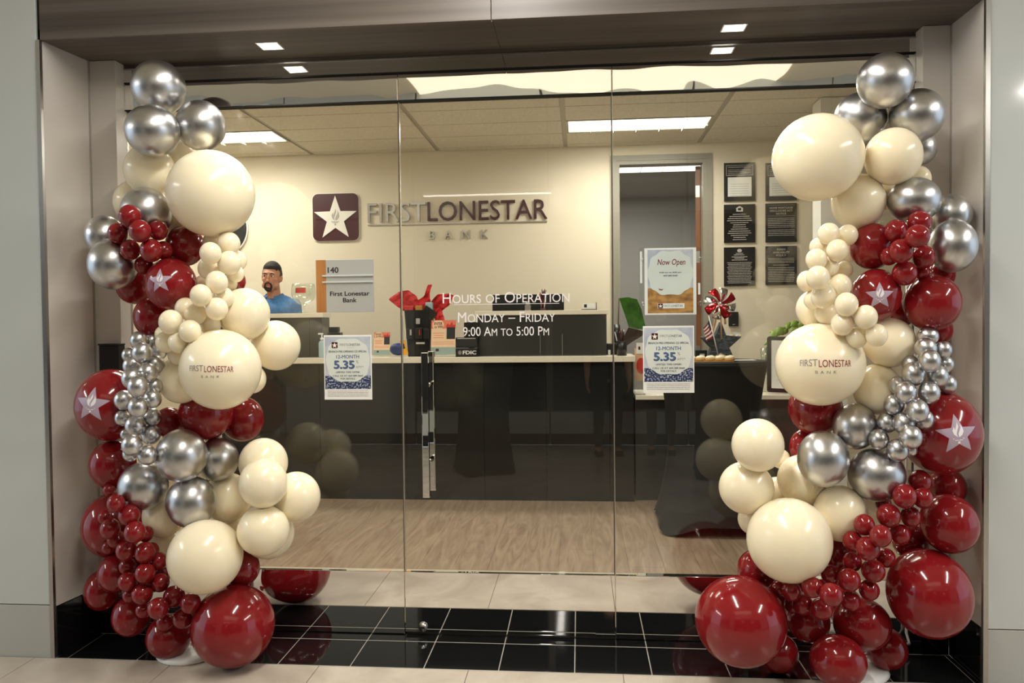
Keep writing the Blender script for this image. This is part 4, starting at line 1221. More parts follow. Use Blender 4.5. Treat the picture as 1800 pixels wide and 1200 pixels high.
def person(loc, rz, H, label, skin, top, pants, shoe, head_yaw, head_tilt, pose, hair='short', goatee=False, s=1.0):
    """standing figure facing -Y before rotation; every length is a share of the height H"""
    root = empty('person', loc, rz, label=label, cat='person')
    hh = H/7.35; zs = H*.820; zh = H*.520
    body = MB()
    # torso, neck
    for (z, a, b, y) in ((zh-.02, .155, .11, 0), (zh+.10*H/1.8, .15, .108, 0), (H*.64, .158, .112, 0), (H*.72, .178, .122, .0), (H*.775, .185, .115, .0)):
        body.ellipsoid((0, y, z), (a*H/1.8, b*H/1.8, .12*H/1.8))
    limb(body, [(0, .012, zs-.03), (0, .0, H-hh*1.02), (0, -.005, H-hh*.75)], [.066, .060, .056])
    arms = MB(); hands = MB()
    for sx in (-1, 1):
        sh = (sx*.185*H/1.8, 0, zs-.03); el, wr = pose[sx]
        limb(arms, [sh, el], [.062, .050]); limb(body, [sh, el, wr], [.052, .042, .027])
        body.ellipsoid((sx*.10, .01, zs+.005), (.10, .05, .045), Euler((0, sx*.32, 0)))
        # palm and five fingers, slightly curled
        d = (Vector(wr)-Vector(el)).normalized(); side = Vector((0, -1, 0)); side = (side-d*side.dot(d)).normalized(); out = d.cross(side)
        W_ = Vector(wr)
        body.ellipsoid(W_+d*.045, (.020, .040, .050), d.to_track_quat('Z', 'Y').to_euler())
        for k, (ln, off) in enumerate(((.060, -.028), (.072, -.010), (.076, .008), (.064, .026))):
            p0 = W_+d*.080+side*(-off); p1 = p0+d*ln*.55+out*.006*sx; p2 = p1+d*ln*.42+out*.018*sx
            limb(hands, [p0-d*.012, p1, p2], [.0095, .0088, .0075], 8)
        p0 = W_+d*.03+side*.034; limb(hands, [p0-side*.012, p0+d*.022+side*.014, p0+d*.046+side*.018], [.012, .010, .008], 8)
    # legs
    legs = MB()
    for sx in (-1, 1):
        hp = (sx*.085, 0, zh-.02); kn = (sx*.095, -.015, H*.285); an = (sx*.10, .02, H*.048)
        limb(body, [hp, kn, an], [.078, .050, .034]); limb(legs, [hp, kn, (an[0], an[1], an[2]+.03)], [.092, .064, .046])
        body.ellipsoid((sx*.105, -.045, .035), (.036, .10, .030))
        shm = MB().ellipsoid((sx*.105, -.05, .030), (.044, .125, .030)).box(sx*.105-.04, sx*.105+.04, -.16, .07, .001, .016, .006)
        remeshed('shoe', shm, .008, M[shoe], root, 4)
    # head, built about its own centre, then turned on the neck
    hd_ = MB(); k = hh/.26
    E3 = lambda c_, r_, e=None, target=hd_: target.ellipsoid(Vector(c_)*k, [q*k for q in r_], e, 20, 14)
    E3((0, .012, .030), (.078, .098, .100)); E3((0, -.020, -.030), (.064, .074, .088)); E3((0, -.048, -.088), (.038, .040, .036))
    E3((0, -.070, .030), (.054, .024, .030)); E3((0, -.098, -.012), (.0105, .016, .030), Euler((.28, 0, 0))); E3((0, -.108, -.032), (.016, .013, .012))
    for sx in (-1, 1):
        E3((sx*.040, -.062, -.020), (.022, .026, .022)); E3((sx*.028, -.086, .030), (.024, .012, .009), Euler((0, sx*.1, 0)))
        E3((sx*.080, .012, -.006), (.010, .020, .032), Euler((0, sx*.12, sx*-.3)))
        E3((sx*.050, -.020, -.070), (.022, .045, .030))
    E3((0, -.088, -.062), (.024, .012, .008)); E3((0, -.085, -.074), (.020, .012, .009))
    HM = Matrix.Translation((0, -.03, H-hh*.52)) @ Euler((head_tilt[0], head_tilt[1], head_yaw)).to_matrix().to_4x4()
    hv = [HM @ Vector(v) for v in hd_.v]
    body.add(hv, hd_.f, True)
    bo = remeshed('body', body, .0065, M[skin], root, 5)
    remeshed('hand', hands, .004, M[skin], bo, 2)
    def on_head(name, mb, matl, parent=bo):
        mb.v = [tuple(HM @ Vector(v)) for v in mb.v]; return mb.build(name, matl, parent)
    # hair: cap with a hairline
    hm = MB(); n, mm = 40, 26; vs = []; keep = {}
    for i in range(mm+1):
        tt = math.pi*i/mm*.80
        for a in range(n):
            ph = 2*math.pi*a/n; x, y, z = math.sin(tt)*math.cos(ph), math.sin(tt)*math.sin(ph), math.cos(tt)
            P = Vector((x*.084, y*.104+.014, z*.108+.030))
            front = max(0, -y)
            line = .070+.012*front if y < -.30 else (-.050 if hair == 'short' else -.16)
            if hair == 'short' and -.30 <= y < .05: line = .070-.125*((y+.30)/.35)
            if hair == 'short' and .05 <= y < .25: line = -.020
            if hair == 'short' and z*.108+.03 > .08: P += Vector((0, -.006*front, .010))
            keep[(i, a)] = P.z > line+.006*math.sin(a*2.3)*math.cos(a*.9)
            vs.append(P*k*(1.0 if keep[(i, a)] else .93))
    fs = []
    for i in range(mm):
        for a in range(n):
            b_ = (a+1) % n
            if keep[(i, a)] or keep[(i, b_)] or keep[(i+1, a)] or keep[(i+1, b_)]:
                fs.append((i*n+a, (i+1)*n+a, (i+1)*n+b_, i*n+b_))
    hm.add(vs, fs, True); on_head('hair', hm, M['hair'])
    for sx in (-1, 1):
        e = MB().ellipsoid(Vector((sx*.030, -.0855, .010))*k, [.0135*k, .008*k, .0068*k], None, 14, 8); eo = on_head('eye', e, M['eye'])
        e = MB().ellipsoid(Vector((sx*.030+(.003 if head_yaw < 0 else -.003), -.0925, .010))*k, [.0062*k, .0025*k, .0062*k], None, 12, 8); on_head('iris', e, M['iris'], eo)
        e = MB(); e.tube([Vector((sx*.014, -.0975, .029))*k, Vector((sx*.030, -.0975, .034))*k, Vector((sx*.047, -.087, .029))*k], [.004*k, .005*k, .003*k], 8); on_head('eyebrow', e, M['hair'])
    e = MB().tube([Vector((-.022, -.090, -.066))*k, Vector((0, -.1005, -.066))*k, Vector((.022, -.090, -.066))*k], [.003*k, .0055*k, .003*k], 8); on_head('lips', e, M['lip'])
    if goatee:
        g = MB()
        g.tube([Vector((-.030, -.088, -.072))*k, Vector((-.022, -.096, -.054))*k, Vector((0, -.103, -.049))*k, Vector((.022, -.096, -.054))*k, Vector((.030, -.088, -.072))*k], [.006*k, .007*k, .006*k, .007*k, .006*k], 8)
        for sx in (-1, 1): g.tube([Vector((sx*.029, -.090, -.066))*k, Vector((sx*.028, -.088, -.090))*k, Vector((sx*.015, -.084, -.112))*k], [.007*k, .010*k, .010*k], 8)
        g.ellipsoid(Vector((0, -.074, -.102))*k, [.030*k, .020*k, .024*k])
        gm = MB(); gm.v = [tuple(HM @ Vector(v)) for v in g.v]; gm.f = g.f; gm.sm = g.sm
        remeshed('goatee', gm, .004, M['hair'], bo, 3)
    # clothes over the body
    sh_ = MB(); sh_.v += arms.v; sh_.f += arms.f; sh_.sm += arms.sm
    for (z, a, b, y) in ((zh+.0, .172, .132, 0), (zh+.10*H/1.8, .170, .132, 0), (H*.64, .178, .138, 0), (H*.72, .200, .150, 0), (H*.772, .204, .146, 0)):
        sh_.ellipsoid((0, y, z), (a*H/1.8, b*H/1.8, .125*H/1.8))
    sh_.ellipsoid((0, .01, zs-.012), (.085, .085, .050))
    for sx in (-1, 1): sh_.ellipsoid((sx*.10, .008, zs+.006), (.112, .062, .053), Euler((0, sx*.32, 0)))
    so_ = remeshed('shirt', sh_, .010, M[top], root, 6)
    cl = MB(); n = 28
    for (r0, z0, r1, z1) in ((.084, zs+.036, .077, zs+.076), (.077, zs+.076, .112, zs+.034)):
        vs = []; fs = []
        for (r, z) in ((r0, z0), (r1, z1)):
            for q in range(n):
                a = 2*math.pi*q/n+.0; yy = math.sin(a); vs.append((r*math.cos(a), .008+r*.95*yy, z-.030*max(0, -yy)))
        for q in range(n):
            if math.sin(2*math.pi*(q+.5)/n) > -.93: fs.append((q, (q+1) % n, n+(q+1) % n, n+q))
        cl.add(vs, fs, True)
    cl.build('collar', M[top], so_)
    remeshed('trousers', (lambda L_: (L_.ellipsoid((0, 0, zh-.0), (.172*H/1.8, .128*H/1.8, .13*H/1.8)), L_)[1])(legs), .012, M[pants], root, 5)
    return root
def arms_at(H, bend=.0):
    zs = H*.82-.03; x = .185*H/1.8
    return {s: ((s*(x+.035), .02, zs-.175*H), (s*(x+.045), -.035-bend, zs-.325*H)) for s in (-1, 1)}
# the man behind the counter: head where the photograph puts it, feet on the floor
HY = 3.20
hp = aty(466, 487, HY); HT = aty(470, 460, HY).z-.002
bx_ = aty(483, 540, HY+.05).x
man = person((hp.x+.055, HY+.05, 0), math.radians(-8), HT, 'dark-haired man with a goatee in a blue polo shirt behind the counter', 'skin', 'shirt', 'trouser', 'black_m',
             math.radians(14), (.0, .06), arms_at(HT), goatee=True)
person((.42, -4.72, 0), math.radians(172), 1.70, 'person in a black top and cropped black trousers standing in the mall, nearer the door', 'skin', 'trouser', 'trouser', 'black_m', 0, (0, 0), arms_at(1.70), hair='long')
person((.98, -4.80, 0), math.radians(185), 1.66, 'person in a navy top and black trousers standing in the mall, facing the plaques', 'skin', 'dblue_ink', 'trouser', 'black_m', 0, (0, 0), arms_at(1.66), hair='long')

# ================================================================== THINGS ON THE COUNTERS
ZL, ZK, ZD = 1.4885, 1.1285, .8225      # ledge, counter, low desk
def at_on(px, Y, z):
    p = aty(px, 600, Y); return Vector((p.x, Y, z))
def W2(px0, px1, Y): return aty(px1, 600, Y).x-aty(px0, 600, Y).x
# glass snifter
b = at_on(535, 2.80, ZL); s = W2(515, 556, 2.80)/2; h = aty(535, 499, 2.80).z-ZL
t = empty('glass_snifter', b, label='big clear glass snifter with a red label on the ledge beside the man', cat='glass')
pr = [(s*.50, 0), (s*.50, .004), (s*.14, .014), (s*.09, h*.10), (s*.09, h*.22), (s*.16, h*.27), (s*.55, h*.34), (s*.86, h*.47), (s, h*.66), (s*.98, h*.84), (s*.90, h)]
pr2 = [(r-.003, z) for r, z in pr[::-1] if z > h*.28]+[(0, h*.30)]
MB().lathe((0, 0, 0), pr+pr2, 36).build('bowl', M['vessel'], t)
m = MB(); n = 10; a0, a1 = math.radians(250), math.radians(300)
vs = []
for i in range(n+1):
    a = a0+(a1-a0)*i/n
    for z, r in ((h*.68, s*1.0), (h*.86, s*.955)): vs.append(((r+.001)*math.cos(a), (r+.001)*math.sin(a), z))
m.add(vs, [(2*i, 2*i+2, 2*i+3, 2*i+1) for i in range(n)]).build('label', M['red_print'], t)
# sanitizer bottle
b = at_on(566, 2.66, ZK)
t = empty('pump_bottle', b, label='pale pump bottle on the counter beside the raised ledge', cat='bottle')
MB().lathe((0, 0, 0), [(.026, 0), (.028, .004), (.028, .115), (.020, .132), (.011, .138)], 24).build('body', M['pale_blue'], t)
MB().lathe((0, 0, .138), [(.014, 0), (.014, .02), (.005, .024), (.005, .05)], 16).box(-.030, .010, -.007, .007, .185, .198, .002).build('pump', M['white_p'], t)
# small black stapler like device
b = at_on(589, 2.80, ZK)
t = empty('stamp_stand', b, label='small black desk stand on the counter behind the deposit poster', cat='stand')
box('base', M['black'], (-.055, .055, -.04, .04, 0, .20), t, .006); box('head', M['black'], (-.045, .035, -.03, .03, .201, .245), t, .008)
# flyers in acrylic stands
def flyer(px0, px1, py0, Y, tilt, label):
    w = W2(px0, px1, Y); b = at_on((px0+px1)/2, Y, ZK); h = aty(700, py0, Y).z-ZK
    t = empty('flyer_stand', b, label=label, cat='flyer', group='prize draw flyers in clear stands')
    a = math.radians(10); U = Vector((0, math.sin(a), math.cos(a))); N = Vector((0, -math.cos(a), math.sin(a)))
    rect = lambda x0, x1, z0, z1: [(x0, z0), (x1, z0), (x1, z1), (x0, z1)]
    O = Vector((0, 0, .006))
    MB().poly(rect(-w/2, w/2, 0, h), .003, O, XP, U, N).box(-w/2, w/2, -.01, .09, 0, .004).build('holder', M['acrylic'], t)
    MB().poly(rect(-w*.46, w*.46, h*.04, h*.97), .0006, O+N*.0034, XP, U, N).build('sheet', M['cream_p'], t)
    MB().poly(rect(-w*.46, w*.46, h*.74, h*.97), .0004, O+N*.0041, XP, U, N).build('top_print', M['salmon'], t)
    MB().poly(rect(-w*.46, w*.46, h*.04, h*.24), .0004, O+N*.0041, XP, U, N).build('foot_print', M['teal_p'], t)
    MB().poly(rect(w*.12, w*.44, h*.46, h*.78), .0004, O+N*.0047, XP, U, N).build('bag_print', M['black_ink'], t)
    MB().poly([(w*.08, h*.78), (w*.14, h*.88), (w*.24, h*.84), (w*.32, h*.93), (w*.36, h*.84), (w*.46, h*.85), (w*.42, h*.77)], .0004, O+N*.0047, XP, U, N).build('tissue_print', M['red_print'], t)
    Q = lambda x, z: O+N*.0056+XP*x*w+U*z*h
    MB().poly(badge(w*.21, h*.13, lobes=6, amp=.02), .0003, O+N*.0043+XP*(-w*.2)+U*h*.84, XP, U, N).build('badge_print', M['cream_p'], t)
    text('lettering', 'ENTER', M['maroon_ink'], t, Q(-.20, .88), XP, U, w=w*.32, h=h*.075, bold=.02)
    text('lettering', 'to WIN', M['maroon_ink'], t, Q(-.18, .79), XP, U, w=w*.32, h=h*.075, bold=.02)
    m = MB()
    for zz, q in ((.62, .22), (.56, .18), (.50, .2)): m.poly(rect(-w*(.18+q), -w*.18+w*q, h*zz-.002, h*zz+.002), .0003, O+N*.0043, XP, U, N)
    for zz in (.38, .33): m.poly(rect(-w*.40, w*.40, h*zz-.0015, h*zz+.0015), .0003, O+N*.0043, XP, U, N)
    m.build('print_lines', M['salmon'], t, kind='stuff')
    MB().poly(rect(-w*.28, -w*.16, h*.13, h*.20), .0003, O+N*.0047, XP, U, N).build('emblem_print', M['maroon'], t)
flyer(655, 686, 583, 2.78, 0, 'smaller salmon and cream draw flyer in a clear stand beside the suite sign edge')
flyer(755, 802, 562, 2.615, 0, 'larger salmon and cream draw flyer in a clear stand beside the black gift bag')
# gift bag with tissue
GY = 2.80
b = at_on(738, GY, ZK)
t = empty('gift_bag', b, label='black tool bag stuffed with red tissue paper on the counter', cat='bag')
w = W2(712, 762, GY); h = aty(738, 545, GY).z-ZK
vs = []; fs = []; n = 28
for i, u in enumerate((0, .03, .3, .6, .9, 1.0)):
    for k in range(n):
        a = 2*math.pi*k/n; sq = 1/max(abs(math.cos(a)), abs(math.sin(a)))**.75
        r = w/2*sq*(.80+.22*u); vs.append((r*math.cos(a), r*.62*math.sin(a), h*u))
for i in range(5):
    for k in range(n): fs.append((i*n+k, i*n+(k+1) % n, (i+1)*n+(k+1) % n, (i+1)*n+k))
fs.append(tuple(range(n))[::-1])
MB().add(vs, fs, True).build('bag_body', M['black_m'], t)
for x, z, ww, hh_ in ((-.28, .58, .22, .20), (.05, .60, .24, .22), (.30, .58, .18, .2)):
    box('pocket', M['black'], (w*(x-ww/2), w*(x+ww/2), -w*.40, -w*.33, h*(z-hh_), h*(z+.02)), t, .004)
box('badge', M['plate'], (-w*.04, w*.10, -w*.412, -w*.400, h*.70, h*.82), t, .002)
box('badge', M['plate'], (-w*.26, -w*.20, -w*.405, -w*.395, h*.46, h*.58), t, .001)
box('badge', M['red_print'], (w*.06, w*.09, -w*.405, -w*.395, h*.46, h*.58), t, .001)
MB().box(-w*.05, w*.25, -w*.40, -w*.392, h*.27, h*.31).build('name_print', M['text_pl'], t)
tg = MB().box(-.022, .022, -.004, 0, -.06, .06, .003).build('tag', M['tag_y'], t); tg.location = (-w*.46, -w*.42, h*.20); tg.rotation_euler = (0, math.radians(-14), 0)
MB().box(-.008, .008, -.0055, -.0042, -.01, .03).build('tag_print', M['black_ink'], tg)
box('packet', M['amber'], (-w*.12, w*.12, -.03, .01, h*.86, h*1.10), t, .006); box('packet', M['pale_blue'], (w*.22, w*.48, -.02, .02, h*.92, h*1.17), t, .008)
box('packet', M['red_print'], (-w*.5, -w*.2, -.03, .02, h*.93, h*1.10), t, .006); pk = box('packet', M['black'], (-.055, .055, -.015, .015, -.04, .04), t, .003)
pk.location = (w*.38, -.05, h*.93); pk.rotation_euler = (0, math.radians(35), 0)
def tissue(pts, y, bend, seed):
    """one crumpled sheet: outline in pixels at the bag's distance, pushed into folds"""
    rg = random.Random(seed); P = [aty(px, py, GY) for px, py in pts]; P = [Vector((p.x-b.x, 0, p.z-b.z)) for p in P]
    c_ = sum(P, Vector())/len(P); vs = []; fs = []; nr = 7; n = len(P)*5
    ring = []
    for k in range(n):
        u = k/5; i = int(u); f = u-i; A, B = P[i % len(P)], P[(i+1) % len(P)]; ring.append(A.lerp(B, f))
    for j in range(1, nr+1):
        for k in range(n):
            p = c_.lerp(ring[k], j/nr); d = math.sin(p.x*46+p.z*30+seed)*.014+math.sin(p.x*-70+p.z*95+seed*2)*.006+rg.uniform(-.003, .003)
            vs.append((p.x, y+bend*(p.z-c_.z)+d*(.4+j/nr), p.z))
    ci = len(vs); vs.append((c_.x, y, c_.z))
    for k in range(n): fs.append((ci, k, (k+1) % n))
    for j in range(nr-1):
        for k in range(n): fs.append((j*n+k, (j+1)*n+k, (j+1)*n+(k+1) % n, j*n+(k+1) % n))
    o = MB().add(vs, fs).build('tissue_sheet', M['tissue'], t)
    sd = o.modifiers.new('thickness', 'SOLIDIFY'); sd.thickness = .0015
tissue([(683, 526), (700, 513), (718, 510), (731, 520), (742, 545), (735, 556), (706, 545)], .01, -.25, 1)
tissue([(728, 532), (745, 518), (750, 500), (756, 499), (754, 515), (757, 540), (748, 556), (733, 556)], .04, .1, 5)
tissue([(757, 530), (771, 517), (790, 516), (801, 520), (788, 537), (776, 547), (760, 556), (752, 545)], .0, -.2, 9)
tissue([(772, 540), (778, 545), (785, 565), (776, 572), (766, 562)], -.05, .1, 12)
tissue([(712, 535), (735, 530), (760, 532), (772, 540), (766, 560), (716, 560)], .06, .0, 15)
# blue pouch behind
b = at_on(700, 2.95, ZK)
t2 = MB().ellipsoid((0, 0, .053), (.075, .04, .052)).build('blue_pouch', M['blue'], None, label='blue pouch on the counter behind the black tool bag', cat='pouch'); t2.location = b
# FDIC sign
FY = 2.64
b = at_on(820, FY, ZK); w = W2(800.5, 839, FY); h = aty(820, 593, FY).z-ZK
t = empty('deposit_insurance_sign', b, label='black FDIC sign block beside the raised counter ledge', cat='sign')
box('base_block', M['black'], (-w/2, w/2, -.01, .05, 0, h*.44), t, .003); box('upper_block', M['black'], (-w/2, w/2, -.004, .05, h*.46, h), t, .003)
box('face', M['plaque_g'], (-w*.44, w*.46, -.0115, -.010, h*.05, h*.39), t); box('face', M['plaque_g'], (-w*.44, w*.46, -.0055, -.004, h*.52, h*.90), t)
text('lettering', 'FDIC', M['white_ink'], t, (w*.14, -.0121, h*.22), XP, ZP, w=w*.62, h=h*.20, bold=.035)
MB().poly([(w*.05*math.cos(a_)*1.6, h*.11*math.sin(a_)) for a_ in [2*math.pi*q/20 for q in range(20)]], .0004, (-w*.30, -.0116, h*.22), XP, ZP, FRONT).build('seal_print', M['grey_ink'], t)
MB().box(-w*.42, w*.42, -.006, -.0056, h*.93, h*.97).build('print_line', M['text_pl'], t)
# black terminal behind it
b = at_on(829, 2.69, ZK); w = W2(815, 841, 2.69); h = aty(829, 566, 2.69).z-ZK
t = empty('card_terminal', b, label='black card terminal standing behind the FDIC sign', cat='terminal')
MB().poly(rounded(w, h*.62, .012), .012, (0, .008, h*.69), XP, ZP, FRONT).build('screen_unit', M['black'], t)
box('stem', M['black'], (-w*.2, w*.2, -.002, .014, 0, h*.40), t, .003)
# monitor seen from behind
MY = 3.05
w = W2(868, 992, MY); zt2 = aty(930, 518, MY).z; b = at_on(930, MY, 1.1295)
b.y = 3.0
t = empty('monitor', (b.x, 2.985, ZK), label='black computer monitor seen from behind above the raised ledge', cat='monitor')
ht = zt2-ZK
box('back_cover', M['black_m'], (-w/2, w/2, -.03, .02, ht-.33, ht), t, .008)
box('stand_neck', M['steel'], (-.024, .024, -.05, -.03, .02, ht-.09), t, .003)
box('stand_foot', M['black'], (-.11, .11, -.09, .02, .0, .015), t, .003)
MB().tube([(0, -.030, ht-.075), (0, -.032, ht-.075)], .020, 24).build('logo_ring', M['silver_l'], t)
# pens in a cup on the ledge
def pen_cup(b, h, r, label, mcup, n, L, seed, fl='red_print'):
    t = empty('pen_cup', b, label=label, cat='pen cup'); rg = random.Random(seed)
    MB().lathe((0, 0, 0), [(r*.9, 0), (r, h), (r-.002, h), (r*.88, .003), (0, .003)], 20).build('cup', mcup, t)
    for k in range(n):
        a = rg.uniform(0, 6.28); q = rg.uniform(.2, .5)
        p0 = Vector((math.cos(a)*r*.3, math.sin(a)*r*.3, .006)); p1 = Vector((math.cos(a)*r*(.6+q*1.6), math.sin(a)*r*(.6+q*1.1), L*rg.uniform(.85, 1.05)))
        pe = MB().tube([p0, p0.lerp(p1, .9), p1], [.004, .004, .0025], 8).build('pen', M[('maroon', 'foil_red', 'white_p', 'black')[k % 4] if fl else 'maroon'], t)
pen_cup(at_on(955, 2.84, ZL), .02, .022, 'dark red pens in a low cup on the raised ledge before the monitor', M['maroon'], 9, .17, 3)
pen_cup(at_on(1093, 2.68, ZK), .115, .042, 'black pen cup with red and white pens at the counter end', M['black'], 8, .20, 6)
# business cards
b = at_on(1036, 2.80, ZL)
t = empty('card_holder', b, label='black business card holder with white cards on the raised ledge', cat='card holder')
box('tray', M['black'], (-.062, .062, -.03, .03, 0, .006), t, .001)
box('card_stack', M['paper'], (-.050, .045, -.012, .006, .007, .052), t, .001)
MB().poly([(-.03, 0), (.03, 0), (0, .055)], .006, (.054, .0, .006), Vector((0, 1, 0)), ZP, XP).build('side_wing', M['black'], t)
box('card_print', M['black_ink'], (-.040, -.018, -.0135, -.0122, .020, .045), t)
# desk phone and speaker at the end
b = at_on(1077, 2.86, ZK)
t = empty('desk_phone', b, label='black desk phone at the counter end behind the pen cup', cat='phone')
box('base', M['black'], (-.05, .08, -.05, .06, 0, .09), t, .008); MB().tube([(.03, -.02, .10), (.03, .0, .17), (.03, .02, .235)], [.030, .034, .030], 14).build('handset', M['black'], t)
box('cord_clip', M['white_p'], (-.04, -.02, -.06, -.045, .0, .04), t, .003)
# big leaf plant behind the counter end
def leaf(name, pix, Y0, Y1, matl, parent, org, thick=.003):
    P = [aty(x, y, Y0+(Y1-Y0)*i/(len(pix)-1)) for i, (x, y) in enumerate(pix)]; c_ = sum(P, Vector())/len(P); c_ = c_+Vector((0, .015, 0))
    vs = [p-org for p in P]+[c_-org]; n = len(P)
    o = MB().add(vs, [(i, n, (i+1) % n) for i in range(n)]).build(name, matl, parent)
    sd = o.modifiers.new('thickness', 'SOLIDIFY'); sd.thickness = thick
    return o
LY = 3.25; o0 = Vector((aty(1092, 600, LY).x, LY, 0))
t = empty('leaf_plant', o0, label='potted plant with big green and brown leaves behind the counter end', cat='plant')
leaf('leaf', [(1088, 524), (1104, 522), (1120, 526), (1128, 545), (1136, 579), (1120, 578), (1105, 574), (1098, 552)], LY, LY+.03, M['leaf'], t, o0)
leaf('leaf', [(1105, 575), (1120, 579), (1131, 582), (1129, 590), (1112, 600), (1098, 610), (1092, 600)], LY+.02, LY+.05, M['leaf_b'], t, o0)
p = aty(1088, 524, LY)-o0; p2_ = aty(1095, 606, LY+.03)-o0
MB().tube([(.02, 0, .28), (.015, 0, 1.0), p2_], [.012, .010, .006], 8).build('stem', M['leaf_b'], t); MB().tube([(.0, .01, .28), (-.03, .01, 1.2), p], [.010, .008, .005], 8).build('stem', M['leaf_b'], t)
MB().lathe((0, 0, 0), [(.11, 0), (.15, .30), (.135, .30), (.12, .26), (0, .26)], 28).build('pot', M['terracotta'], t)
# brochure holder on the low desk
b = at_on(1124, 2.68, ZD); w = .085; h = aty(1124, 612, 2.68).z-ZD
t = empty('brochure_holder', b, label='clear holder with red brochures on the low desk', cat='brochures')
MB().box(-w/2, w/2, -.022, -.019, 0, h*.55).box(-w/2, w/2, .019, .022, 0, h*.8).box(-w/2, -w/2+.003, -.019, .019, 0, h*.55).box(w/2-.003, w/2, -.019, .019, 0, h*.55).box(-w/2, w/2, -.019, .019, 0, .003).build('holder', M['acrylic'], t)
br = box('brochure', M['peach'], (-w*.45, w*.45, -.008, .010, h*.3, h), t)
MB().poly([(w*.42*math.cos(q/14*math.pi*2), h*.18*math.sin(q/14*math.pi*2)) for q in range(14)], .0006, (.01, -.0082, h*.62), XP, ZP, FRONT).build('red_print', M['red_print'], br)
box('white_card', M['paper'], (-w*.3, w*.45, -.012, -.0085, h*.88, h*1.12), br)
box('emblem_print', M['maroon'], (-w*.12, w*.06, -.0128, -.0121, h*.97, h*1.04), br)
# framed notice, vase with trailing plant on the low desk
FYY = 2.74
pts = [(1350, 676), (1358, 601), (1366, 590), (1420, 588), (1416, 680)]
b = at_on(1384, FYY, ZD)
t = empty('framed_notice', b, label='black framed notice leaning on the low desk under the trailing plant', cat='frame')
A, B = aty(1352, 674, FYY), aty(1425, 592, FYY); w = B.x-A.x; h = B.z-ZD
a = math.radians(9); U = Vector((.04, math.sin(a), math.cos(a))).normalized(); Xf = Vector((1, 0, -.04)).normalized(); N = Xf.cross(U)
MB().poly(rounded(w, h, .02), .018, Vector((0, 0, .004))+U*h/2, Xf, U, N).build('frame', M['black'], t)
MB().poly(rounded(w*.80, h*.86, .006), .001, Vector((0, 0, .004))+U*h/2+N*.0182, Xf, U, N).build('sheet', M['paper'], t)
MB().tube([Vector((0, .02, .006))+U*h*.6, (0, .10, .006)], .006, 8).build('prop_leg', M['black'], t)
b = at_on(1342, 2.94, ZD)
pz = aty(1345, 659, 2.94).z-ZD
t = empty('white_plinth', b, label='white block on the low desk carrying the vase', cat='block'); box('block', M['white_slab'], (-.07, .20, -.07, .07, 0, pz), t, .003)
t = empty('vase_plant', (b.x+.02, 2.94, ZD+pz+.001), label='glass vase with a trailing light green plant beside the framed notice', cat='plant')
vh = aty(1350, 612, 2.94).z-(ZD+pz)
MB().lathe((0, 0, 0), [(.040, 0), (.045, .006), (.040, vh*.5), (.050, vh), (.047, vh), (.037, vh*.5), (.040, .01), (0, .01)], 24).build('vase', M['vessel'], t)
rg = random.Random(4); org = Vector((b.x+.02, 2.94, ZD+pz+.001))
MB().tube([(0, 0, .02), (.02, 0, vh), aty(1375, 578, 2.94)-org, aty(1400, 566, 2.94)-org], [.004, .004, .003, .002], 6).build('stem', M['leaf'], t)
MB().tube([(0, 0, .02), (.0, 0, vh), aty(1362, 592, 2.92)-org, aty(1345, 604, 2.90)-org], [.004, .004, .003, .002], 6).build('stem', M['leaf'], t)
for (x0, y0, x1, y1, ww) in ((1362, 592, 1342, 607, 8), (1368, 580, 1352, 597, 9), (1376, 575, 1362, 592, 10), (1384, 574, 1374, 590, 9), (1390, 566, 1381, 580, 8), (1404, 565, 1388, 574, 9), (1399, 575, 1390, 588, 9), (1410, 568, 1402, 582, 9), (1352, 583, 1368, 582, 4)):
    A = aty(x0, y0, 2.92+rg.uniform(-.03, .03))-org; B = aty(x1, y1, 2.90+rg.uniform(-.03, .03))-org; d = B-A; L_ = d.length; d.normalize()
    sd_ = d.cross(Vector((0, -1, .2))).normalized(); nn = d.cross(sd_)
    wd_ = ww*.0048*.95; vs = []; q = 7
    for i in range(q+1):
        u = i/q; ww_ = wd_*.8*math.sin(math.pi*min(u*.94+.05, 1))*(1.25-.75*u)
        for e in (-1, 0, 1): vs.append(A+d*L_*u+sd_*ww_*e+nn*(.006*abs(e)-.012*u*u))
    fs = [f for i in range(q) for f in ((3*i, 3*i+1, 3*i+4, 3*i+3), (3*i+1, 3*i+2, 3*i+5, 3*i+4))]
    o = MB().add(vs, fs, True).build('leaf', M['leaf_l'], t); o.modifiers.new('thickness', 'SOLIDIFY').thickness = .0012

# ================================================================== ON THE BLACK TABLE
TZ1 = TZ+.0035
SY = 2.08
O = Vector((aty(1266, 600, SY).x, SY, TZ1)); sc = W2(1231, 1301, SY)
t = empty('star_box', O, label='dark slate star-shaped box holding a flag and a pinwheel', cat='star box')
zt3 = aty(1262, 566, SY).z-TZ1; zc = aty(1262, 592, SY).z-TZ1
pts = [(0, zt3), (.12*sc, zc+.012), (.5*sc, zc), (.20*sc, zc*.52), (.33*sc, 0), (0, zc*.30), (-.36*sc, 0), (-.24*sc, zc*.52), (-.5*sc, zc), (-.14*sc, zc+.012)]
MB().poly(pts, .09, (0, .045, 0), XP, ZP, FRONT).build('box_body', M['slate'], t)
m = MB(); m.poly([(p[0]*.9, p[1]*.9+.004) for p in pts], .004, (0, -.045, 0), XP, ZP, FRONT).build('front_face', M['slate'], t)
MB().poly([(-.02, 0), (.03, 0), (.036, .03), (-.01, .036)], .002, (.36*sc, .0, zc-.0), XP, ZP, FRONT).build('card', M['paper'], t)
